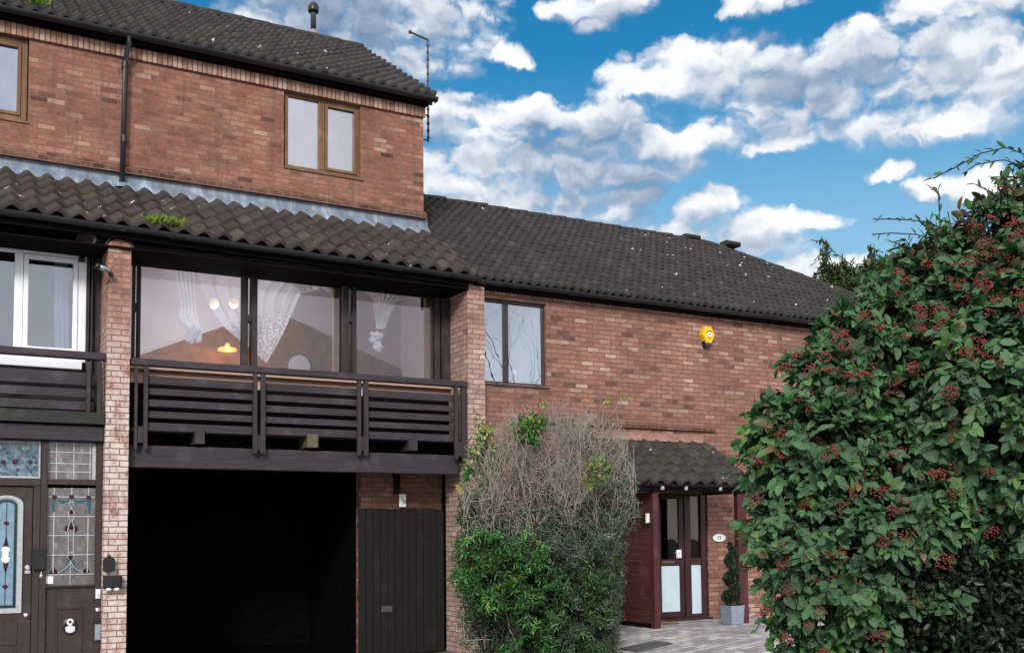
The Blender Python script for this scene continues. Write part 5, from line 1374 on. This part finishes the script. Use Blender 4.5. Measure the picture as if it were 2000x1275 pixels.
leaves('inner_leaves', p_, d_, n_, rng.uniform(.03, .055, len(p_)), .026, bush, M['coto_dark'])
# long shoots against the sky
SHOOT = [[(2010, 305), (1965, 288), (1915, 300), (1870, 325), (1822, 349)], [(2015, 330), (1960, 312), (1905, 322), (1880, 340)], [(1842, 560), (1838, 480), (1835, 420), (1833, 374), (1822, 371)], [(1838, 445), (1800, 432), (1750, 428), (1705, 428)],
         [(1836, 470), (1790, 458), (1740, 455), (1703, 458)], [(1800, 520), (1770, 470), (1755, 470), (1742, 474)], [(2010, 440), (1965, 400), (1930, 385), (1925, 402)], [(2015, 370), (1980, 355), (1950, 345), (1935, 348)],
         [(1960, 430), (1950, 400), (1935, 375), (1905, 360)], [(1700, 600), (1665, 520), (1640, 500)], [(1900, 470), (1870, 440), (1835, 430)], [(2000, 420), (1985, 360), (1975, 330)], [(1790, 560), (1775, 500), (1760, 480), (1755, 485)], [(1920, 460), (1925, 420), (1910, 400)],
         [(1850, 470), (1880, 432), (1900, 425)], [(1560, 700), (1535, 712), (1520, 722)], [(1500, 870), (1460, 880), (1432, 895)], [(1480, 930), (1440, 925), (1405, 925)], [(1475, 1010), (1440, 1020), (1418, 1030)], [(1500, 1100), (1465, 1108), (1440, 1105)], [(1520, 1180), (1490, 1200), (1478, 1228)], [(1730, 570), (1690, 545), (1640, 548)], [(1600, 690), (1560, 690), (1520, 705)]]
for _ in range(34):
    x = rng.uniform(1660, 1990); y0_ = np.interp(x, [1600, 1700, 1800, 1900, 2000], [650, 585, 500, 440, 350]); y0_ += rng.uniform(-5, 25); dxx = rng.normal(-14, 16); SHOOT.append([(x, y0_+30), (x+dxx*.5, y0_), (x+dxx, y0_-rng.uniform(12, 42))])
S0, S1, pp, dd, nn = [], [], [], [], []
for sh in SHOOT:
    z = 5.35+rng.normal(0, .08); pl_ = np.array([PZ(x, y, z+i*rng.normal(-.02, .03)) for i, (x, y) in enumerate(sh)])
    s = np.concatenate([[0], np.cumsum(np.linalg.norm(np.diff(pl_, axis=0), axis=1))]); k = max(4, int(s[-1]/.026)); t = np.linspace(0, s[-1], k)
    q = np.stack([np.interp(t, s, pl_[:, i]) for i in range(3)], 1)
    S0 += list(q[:-1]); S1 += list(q[1:]); tg = unit(np.diff(q, axis=0))
    for i in range(1, k):
        if rng.random() < .82:
            sd = unit(np.cross(tg[i-1], F))*(1 if i % 2 else -1); pp.append(q[i]); dd.append(tg[i-1]*.9+sd*.55+rng.normal(0, .25, 3)); nn.append(np.array([0, 0, 1.])+rng.normal(0, .6, 3)-F*.3)
sticks('shoots', S0, S1, np.full(len(S0), .0032), np.full(len(S0), .0028), bush, M['barkd'])
pp, dd, nn = map(np.array, (pp, dd, nn)); leaves('shoot_leaves', pp, unit(dd), unit(nn), rng.uniform(.036, .06, len(pp)), rng.uniform(.014, .022, len(pp)), bush, M['coto'], np.clip(rng.normal(.25, .2, len(pp)), 0, 1))
# berries: 96 clusters, six shapes shared
M['berry'] = plain('red_berry', (.155, .022, .018), .45, .5, 45, bumps=0)
shapes = []
for k in range(6):
    m_ = MB(); nb = 26+k*3
    for _ in range(nb):
        a, r_ = rng.uniform(0, 2*math.pi), .042*math.sqrt(rng.random()); m_.ball((r_*1.15*math.cos(a), r_*1.0*math.sin(a), .016-r_*r_*9+rng.normal(0, .006)), rng.uniform(.0045, .0068), 6, 4)
    me = bpy.data.meshes.new('berry_cluster'); me.from_pydata(m_.v, [], m_.f); me.materials.append(M['berry']); me.polygons.foreach_set('use_smooth', np.ones(len(me.polygons), bool)); shapes.append(me)
px, py, zz = projv(T_); facing = (O_@F < -.15) & (px > 1425) & (px < 2010) & (py > 380) & (py < 1275) & ~inpoly(px, py, VOID)
want = [(1430-30+x/2.475, 760+y/2.475) for x, y in ((380, 70), (480, 130), (320, 240), (400, 265), (300, 340), (425, 350), (560, 325), (600, 470), (720, 460), (400, 505), (215, 535), (830, 628), (545, 775), (640, 820), (730, 710), (540, 885), (350, 950), (745, 980), (440, 1080), (615, 1050), (345, 1190), (490, 1205), (580, 1225), (1240, 125), (1425, 210), (1340, 245), (1195, 675), (1330, 670), (1030, 800), (1050, 470), (1040, 500), (700, 295), (1105, 40), (755, 1160), (290, 1100), (340, 845), (630, 390), (150, 360), (410, 1240), (340, 1265))]
want = [(x+30 if False else x, y) for x, y in want]
want += [(1400+x/2.4517, 260+y/2.4517) for x, y in ((1180, 640), (1275, 630), (1330, 705), (1420, 720), (985, 690), (880, 755), (970, 850), (1040, 870), (1260, 830), (1310, 830), (1400, 800), (1180, 955), (1240, 1025), (1065, 955), (740, 950), (680, 965), (900, 955), (1015, 1000), (550, 1095), (560, 980), (600, 1000), (375, 1130), (580, 1200), (660, 1185), (910, 1175), (1090, 1260), (1340, 490), (1220, 510), (1290, 460), (1430, 430), (1400, 500), (1150, 1080), (1210, 1100), (420, 1145), (530, 1160), (340, 1120), (1390, 560), (1450, 900), (860, 820), (930, 860), (1140, 800), (1200, 700), (1060, 720), (1330, 600), (1300, 770), (1440, 660), (480, 1120), (1340, 430), (880, 700), (1260, 560))]
idx = np.where(facing)[0]; used = set(); first = None
for (wx, wy) in want[:97]:
    d2 = (px[idx]-wx)**2+(py[idx]-wy)**2+((zz[idx]-5.0)*60)**2; j = idx[int(np.argmin(d2))]
    if j in used: continue
    used.add(j); p = T_[j]-F*.075+O_[j]*.045
    o = bpy.data.objects.new('berry_cluster', shapes[len(used) % 6]); COL.objects.link(o); o.parent = bush; o.location = tuple(p-BASE[bush])
    nz = Vector(tuple(unit(O_[j]*.6+np.array([0, 0, .7])+rng.normal(0, .3, 3)-F*.4))); o.rotation_euler = nz.to_track_quat('Z', 'Y').to_euler(); s = rng.uniform(.75, 1.15); s *= .85; o.scale = (s, s, s)

# the many smaller clusters deeper in the leaves
m_ = []; f_ = []
cand = np.where((O_@F < .0) & (px > 1425) & (px < 2100) & (py > 330) & (py < 1275) & ~inpoly(px, py, VOID) & (zz < 5.6))[0]
wgt = 1+1.2*np.clip((760-py[cand])/300, 0, 1); sel = rng.choice(cand, 260, False, wgt/wgt.sum())
MBx = MB()
for j in sel:
    p = T_[j]-F*.03+O_[j]*rng.uniform(.0, .04); s = rng.uniform(.45, .85)
    for _ in range(int(rng.integers(7, 17))):
        v = rng.normal(0, 1, 3)*np.array([.018, .018, .010])*s*1.4; MBx.ball(p+v, rng.uniform(.0042, .0062), 5, 4)
o = MBx.build('scattered_berries', M['berry'], bush, True); o['kind'] = 'stuff'

# --- the bare twiggy shrub by the wall
zc0 = 13.35
sb = PZ(1085, 1250, zc0)
sh = thing('twiggy_shrub', 'tall half bare grey shrub with tangled twigs in front of the wall', 'shrub', (sb[0], sb[1], gz(sb[0])))
def topy(px): return np.interp(px, [885, 905, 930, 960, 985, 1050, 1100, 1180, 1212, 1232, 1250], [1020, 960, 885, 835, 800, 800, 780, 783, 808, 875, 950])
S0, S1, q0, q1 = [], [], [], []
TW = []
def twig(p, d, n, L, r, lev):
    for i in range(n):
        d = unit(d+rng.normal(0, .20, 3)*np.array([1, .7, 1])+np.array([0, 0, .13])); e = p+d*L
        if abs(e[1]-sb[1]) > .45: d[1] *= -.3; e = p+d*L
        x, y, z = proj(e)
        if x < 902 or x > np.interp(y, [780, 850, 950, 1030, 1080], [1205, 1228, 1248, 1240, 1205])+rng.normal(0, 9): d[:2] *= -.2; e = p+d*L
        x, y, z = proj(e)
        if y < topy(x)+rng.normal(6, 20): return
        r2 = max(.0036, r*.94)
        if lev == 0 or y < 1085+rng.normal(0, 30): S0.append(p); S1.append(e); q0.append(r); q1.append(r2)
        r = r2; p = e
        TW.append((e, d))
        if lev < 2:
            for _ in range(2):
                if rng.random() < (.60 if lev == 0 else .38): twig(p, unit(d*.5+rng.normal(0, .75, 3)+np.array([0, 0, .25])), int(rng.integers(2, 5)), L*.72, r*.6, lev+1)
for i in range(52):
    px_ = rng.uniform(930, 1200); p = PZ(px_, 1200, zc0+rng.normal(0, .3)); p[2] = gz(p[0])
    for k in range(2): twig(p.copy()+rng.normal(0, .04, 3)*np.array([1, 1, 0]), unit(np.array([rng.normal((px_-1080)/420, .16), rng.normal(0, .16), 1.])), 26, .135, rng.uniform(.008, .014), 0)
S0, S1, q0, q1 = map(np.array, (S0, S1, q0, q1))
print('twigs', len(S0))
M['twig'] = plain('grey_twig', (.25, .215, .185), .9, .4, 20, bumps=0)
sticks('twigs', S0, S1, q0, q1, sh, M['twig'], 4)
tp_ = np.array([a for a, b in TW]); td = np.array([b for a, b in TW]); x, y, z = projv(tp_)
prob = np.where(y > 950, np.clip((y-950)/130, 0, .7), .012)*np.where(x > 1040, 1, .55)+np.where((x > 1170) & (y > 930), .28, 0)
k = rng.random(len(tp_)) < prob; 
p_, d_, n_, _ = clusters(tp_[k], unit(td[k]+rng.normal(0, .6, (k.sum(), 3))-F*.3), 7, .10, .1, .6)
M['olive'] = leaf_mat('grey_green_leaf', [(0, (.030, .060, .036)), (.5, (.070, .115, .072)), (.85, (.10, .15, .095)), (1, (.19, .23, .13))], rough=.5, spec=.4, transl=.15)
leaves('grey_green_leaves', p_, d_, n_, rng.uniform(.035, .065, len(p_)), rng.uniform(.014, .022, len(p_)), sh, M['olive'])


def leafy(poly, n, zr, nper, L, Wd, mat, parent, name, twl=.12, droop=.15, rmean=.5, gap=.0):
    poly = np.array(poly, float); lo, hi = poly.min(0), poly.max(0); out = []
    while len(out) < n:
        a = rng.uniform(lo, hi, (n*3, 2)); g_ = np.sin(a[:, 0]*.07+1)*np.sin(a[:, 1]*.09)+.4*np.sin(a[:, 0]*.03-a[:, 1]*.05)
        out += [t for t in a[inpoly(a[:, 0], a[:, 1], poly) & (g_ > gap-1.2+rng.normal(0, .2, len(a)))]]
    a = np.array(out[:n]); z = rng.uniform(zr[0], zr[1], n); p = np.array([PZ(q[0], q[1], k) for q, k in zip(a, z)]); p[:, 2] = np.maximum(p[:, 2], np.array([gz(x_) for x_ in p[:, 0]])+.03)
    ctr = p.mean(0); o = unit((p-ctr)*np.array([1, 1, .6])-F*.35+rng.normal(0, .3, p.shape))
    q, d, nn, ax = clusters(p, o, nper, twl, droop, .6)
    leaves(name, q, d, nn, rng.uniform(L*.7, L*1.2, len(q)), rng.uniform(Wd*.75, Wd*1.2, len(q)), parent, mat, np.clip(np.repeat(np.clip(rng.normal(rmean, .22, n), 0, 1), nper)+rng.normal(0, .1, len(q)), 0, 1))
    sticks('shoots', p-ax*twl*1.4, p, np.full(n, .004), np.full(n, .002), parent, M['barkd'])
    return p

M['bright'] = leaf_mat('fresh_green_leaf', [(0, (.016, .060, .014)), (.35, (.034, .135, .028)), (.65, (.060, .215, .040)), (.9, (.11, .30, .055)), (1, (.30, .42, .07))], rough=.4, spec=.4, transl=.22)
M['yellowish'] = leaf_mat('yellow_green_leaf', [(0, (.035, .075, .015)), (.4, (.07, .16, .025)), (.75, (.15, .26, .04)), (1, (.50, .42, .07))], transl=.3)
gb_ = PZ(1000, 1270, 12.75)
gs = thing('leafy_shrub', 'bushy bright green shrub at the foot of the brick pier', 'shrub', (gb_[0], gb_[1], gz(gb_[0])))
leafy([(880, 1085), (893, 1058), (930, 1038), (985, 1048), (1030, 1040), (1075, 1068), (1065, 1120), (1090, 1165), (1040, 1195), (990, 1180), (955, 1210), (905, 1185), (885, 1140)], 700, (12.1, 12.9), 8, .082, .021, M['bright'], gs, 'leaves', .17, .4, .45, .95)
leafy([(985, 1120), (1100, 1090), (1120, 1180), (1190, 1230), (1160, 1330), (960, 1330), (975, 1260), (1010, 1230)], 560, (12.1, 12.8), 8, .08, .020, M['bright'], gs, 'low_leaves', .16, .35, .28, .95)
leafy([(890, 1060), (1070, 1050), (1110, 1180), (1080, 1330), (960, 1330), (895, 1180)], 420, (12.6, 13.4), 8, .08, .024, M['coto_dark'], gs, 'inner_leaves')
leafy([(900, 1070), (1060, 1060), (1070, 1190), (960, 1200)], 90, (12.1, 12.4), 6, .07, .02, M['yellowish'], gs, 'pale_leaves', .14, .3, .25, .9)
S0 = [np.array([gb_[0]+rng.uniform(-.25, .3), gb_[1]+rng.normal(0, .15), gz(gb_[0])]) for _ in range(40)]; S1 = [a+np.array([rng.normal(.03, .07), rng.normal(0, .1), rng.uniform(.6, 1.15)]) for a in S0]
sticks('stems', S0, S1, np.full(40, .009), np.full(40, .004), gs, M['barkd'], 5)
ob = PZ(1120, 1280, 12.7)
os_ = thing('leafy_shrub', 'dull olive green shrub growing beside the maroon porch screen', 'shrub', (ob[0], ob[1], gz(ob[0])))
leafy([(1035, 1085), (1090, 1035), (1150, 1060), (1190, 1030), (1208, 1060), (1198, 1130), (1204, 1190), (1185, 1330), (1080, 1330), (1075, 1200)], 900, (12.1, 13.1), 8, .056, .015, M['olive'], os_, 'leaves', .15, .2, .42, .9)
leafy([(1150, 1080), (1205, 1075), (1200, 1190), (1188, 1310), (1140, 1310)], 240, (12.2, 12.8), 8, .05, .016, M['yellowish'], os_, 'pale_leaves', .14, .2, .12, .9)
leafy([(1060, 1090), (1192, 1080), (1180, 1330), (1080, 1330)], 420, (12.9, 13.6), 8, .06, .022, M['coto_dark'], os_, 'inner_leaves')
leafy([(1060, 1090), (1200, 1090), (1190, 1330), (1080, 1330)], 170, (12.1, 12.6), 8, .065, .018, M['bright'], os_, 'green_leaves', .15, .3, .22, .9)
S0 = [np.array([ob[0]+rng.uniform(-.3, .2), ob[1]+rng.normal(0, .15), gz(ob[0])]) for _ in range(40)]; S1 = [a+np.array([rng.normal(0, .07), rng.normal(0, .1), rng.uniform(.6, 1.2)]) for a in S0]
sticks('stems', S0, S1, np.full(40, .009), np.full(40, .004), os_, M['barkd'], 5)
cb_ = PZ(925, 1250, 13.6)
cs = thing('climber', 'yellow green climbing plant running up between pier and twiggy shrub', 'climbing plant', (cb_[0], cb_[1], gz(cb_[0])))
leafy([(908, 905), (930, 850), (960, 840), (985, 900), (970, 950), (935, 965), (905, 950)], 105, (12.9, 13.4), 6, .06, .03, M['bright'], cs, 'leaves', .1, .3, .55)
leafy([(930, 840), (960, 830), (965, 900), (930, 900)], 34, (12.8, 13.2), 6, .055, .03, M['yellowish'], cs, 'yellow_leaves', .1, .3, .7)
leafy([(1000, 830), (1040, 815), (1060, 795), (1065, 830), (1045, 870), (1010, 870)], 85, (12.7, 13.1), 6, .06, .028, M['bright'], cs, 'top_leaves', .1, .2, .55)
leafy([(1030, 800), (1065, 790), (1065, 830), (1020, 850)], 20, (12.6, 13.), 6, .05, .026, M['yellowish'], cs, 'top_yellow_leaves', .1, .2, .6)
leafy([(1140, 895), (1190, 890), (1195, 945), (1145, 955)], 40, (12.5, 12.9), 6, .055, .03, M['yellowish'], cs, 'side_leaves', .1, .2, .55)
leafy([(905, 960), (960, 960), (990, 1040), (900, 1060), (890, 1010)], 150, (12.8, 13.4), 7, .055, .026, M['yellowish'], cs, 'lower_leaves', .1, .25, .2)
leafy([(893, 945), (905, 945), (905, 962), (893, 962)], 3, (13.3, 13.4), 5, .05, .03, M['yellowish'], cs, 'edge_leaves', .08, .2, .95)
leafy([(1170, 778), (1225, 778), (1225, 790), (1170, 790)], 7, (13.0, 13.3), 4, .05, .025, M['yellowish'], cs, 'tip_leaves', .06, .0, .95)
leafy([(925, 815), (950, 810), (950, 835), (925, 835)], 7, (13.3, 13.5), 4, .05, .025, M['yellowish'], cs, 'high_leaves', .06, .0, .6)
st = [PZ(925+rng.normal(0, 14), y, 13.6) for y in range(1270, 840, -22)]; st[0][2] = gz(st[0][0])
MB().tube([tuple(p) for p in st], .012, 6).build('stem', M['bark'], cs)
# side runner across the twigs to the upper leaves
st = [tuple(PZ(x, y, 13.3)) for x, y in ((930, 960), (965, 920), (1000, 880), (1035, 845), (1050, 810))]; MB().tube(st, .007, 6).build('runner', M['bark'], cs)
st = [tuple(PZ(x, y, 13.2)) for x, y in ((1035, 845), (1090, 890), (1165, 925))]; MB().tube(st, .005, 6).build('runner', M['bark'], cs)

# --- evergreen behind the roof
def treeat(px, py, zc): return PZ(px, py, zc)
zT = 27.
tb = PZ(1650, 800, zT); tr = thing('evergreen_tree', 'dark evergreen tree rising behind the right end of the roof', 'tree', (tb[0], tb[1], 0))
MB().tube([(tb[0], tb[1], 0), (tb[0]+.1, tb[1], 3.5), tuple(PZ(1648, 560, zT))], [.22, .16, .05], 8).build('trunk', M['barkd'], tr)
tips, outs = [], []
for (ax_, ay, bx, by, wd, n) in ((1612, 600, 1611, 468, 5, 34), (1704, 590, 1702, 482, 7, 44), (1640, 600, 1648, 505, 14, 60)):
    for _ in range(n):
        t = rng.random(); w_ = wd*(1-t*.5); x = ax_+(bx-ax_)*t+rng.normal(0, w_*.7); y = ay+(by-ay)*t
        tips.append(PZ(x, y, zT+rng.normal(0, .15))); outs.append(np.array([rng.normal(0, .6), rng.normal(0, .4), .6]))
for (x, y, r_, n) in ((1600, 560, 26, 90), (1630, 545, 30, 130), (1660, 560, 40, 190), (1695, 545, 34, 160), (1735, 545, 42, 220), (1640, 600, 60, 260), (1720, 600, 70, 320), (1780, 560, 45, 180), (1820, 620, 60, 200)):
    for _ in range(n):
        v = unit(rng.normal(0, 1, 3)); k = r_*zT/FPX*rng.uniform(.55, 1.12); tips.append(PZ(x, y, zT)+v*k); outs.append(v+np.array([0, 0, .5]))
for _ in range(700):                                           # lower crown, hidden behind the roof from the street
    a = rng.uniform(0, 2*math.pi); h = rng.uniform(2.2, 6.4); r_ = rng.uniform(.5, 1.)*1.9*(1.15-h/9); tips.append(np.array([tb[0]+r_*math.cos(a), tb[1]+r_*math.sin(a), h])); outs.append(np.array([math.cos(a), math.sin(a), .5]))
tips = np.array(tips); outs = unit(np.array(outs))
p_, d_, n_, ax = clusters(tips, outs, 10, .30, -.2, .3, .7)
M['ever'] = leaf_mat('evergreen_leaf', [(0, (.020, .040, .014)), (.5, (.050, .088, .024)), (.9, (.11, .14, .035)), (1, (.19, .18, .06))], transl=.15)
leaves('crown', p_, d_, n_, rng.uniform(.09, .17, len(p_)), rng.uniform(.04, .07, len(p_)), tr, M['ever'])
sticks('twigs', tips-ax*.45, tips, np.full(len(tips), .012), np.full(len(tips), .005), tr, M['barkd'])

# --- bare tree across the street, mirrored in the lower house's window
wc = np.array([P(1025, 680, YR)[0], YR+.09, P(1025, 680, YR)[2]]); d = wc-CAM; d = unit(d*np.array([1, -1, 1])); T0 = wc+d*26
bt = thing('bare_tree', 'leafless tree across the street mirrored in the dark framed window', 'tree', (T0[0], T0[1], 0))
S0, S1, q0, q1 = [], [], [], []
def limb(p, d, L, r, lev):
    n = 3
    for i in range(n):
        d = unit(d+rng.normal(0, .13, 3)+np.array([0, 0, .06])); e = p+d*L/n; S0.append(p); S1.append(e); q0.append(r); r *= .86; q1.append(r); p = e
    if lev < 6:
        for _ in range(2+(rng.random() < .45)): limb(p, unit(d*.8+rng.normal(0, .45, 3)+np.array([0, 0, .12])), L*.74, r*.72, lev+1)
limb(np.array([T0[0], T0[1], 0.]), np.array([0, 0, 1.]), T0[2]*.45, .17, 0)
sticks('branches', S0, S1, q0, q1, bt, M['barkd'], 5)
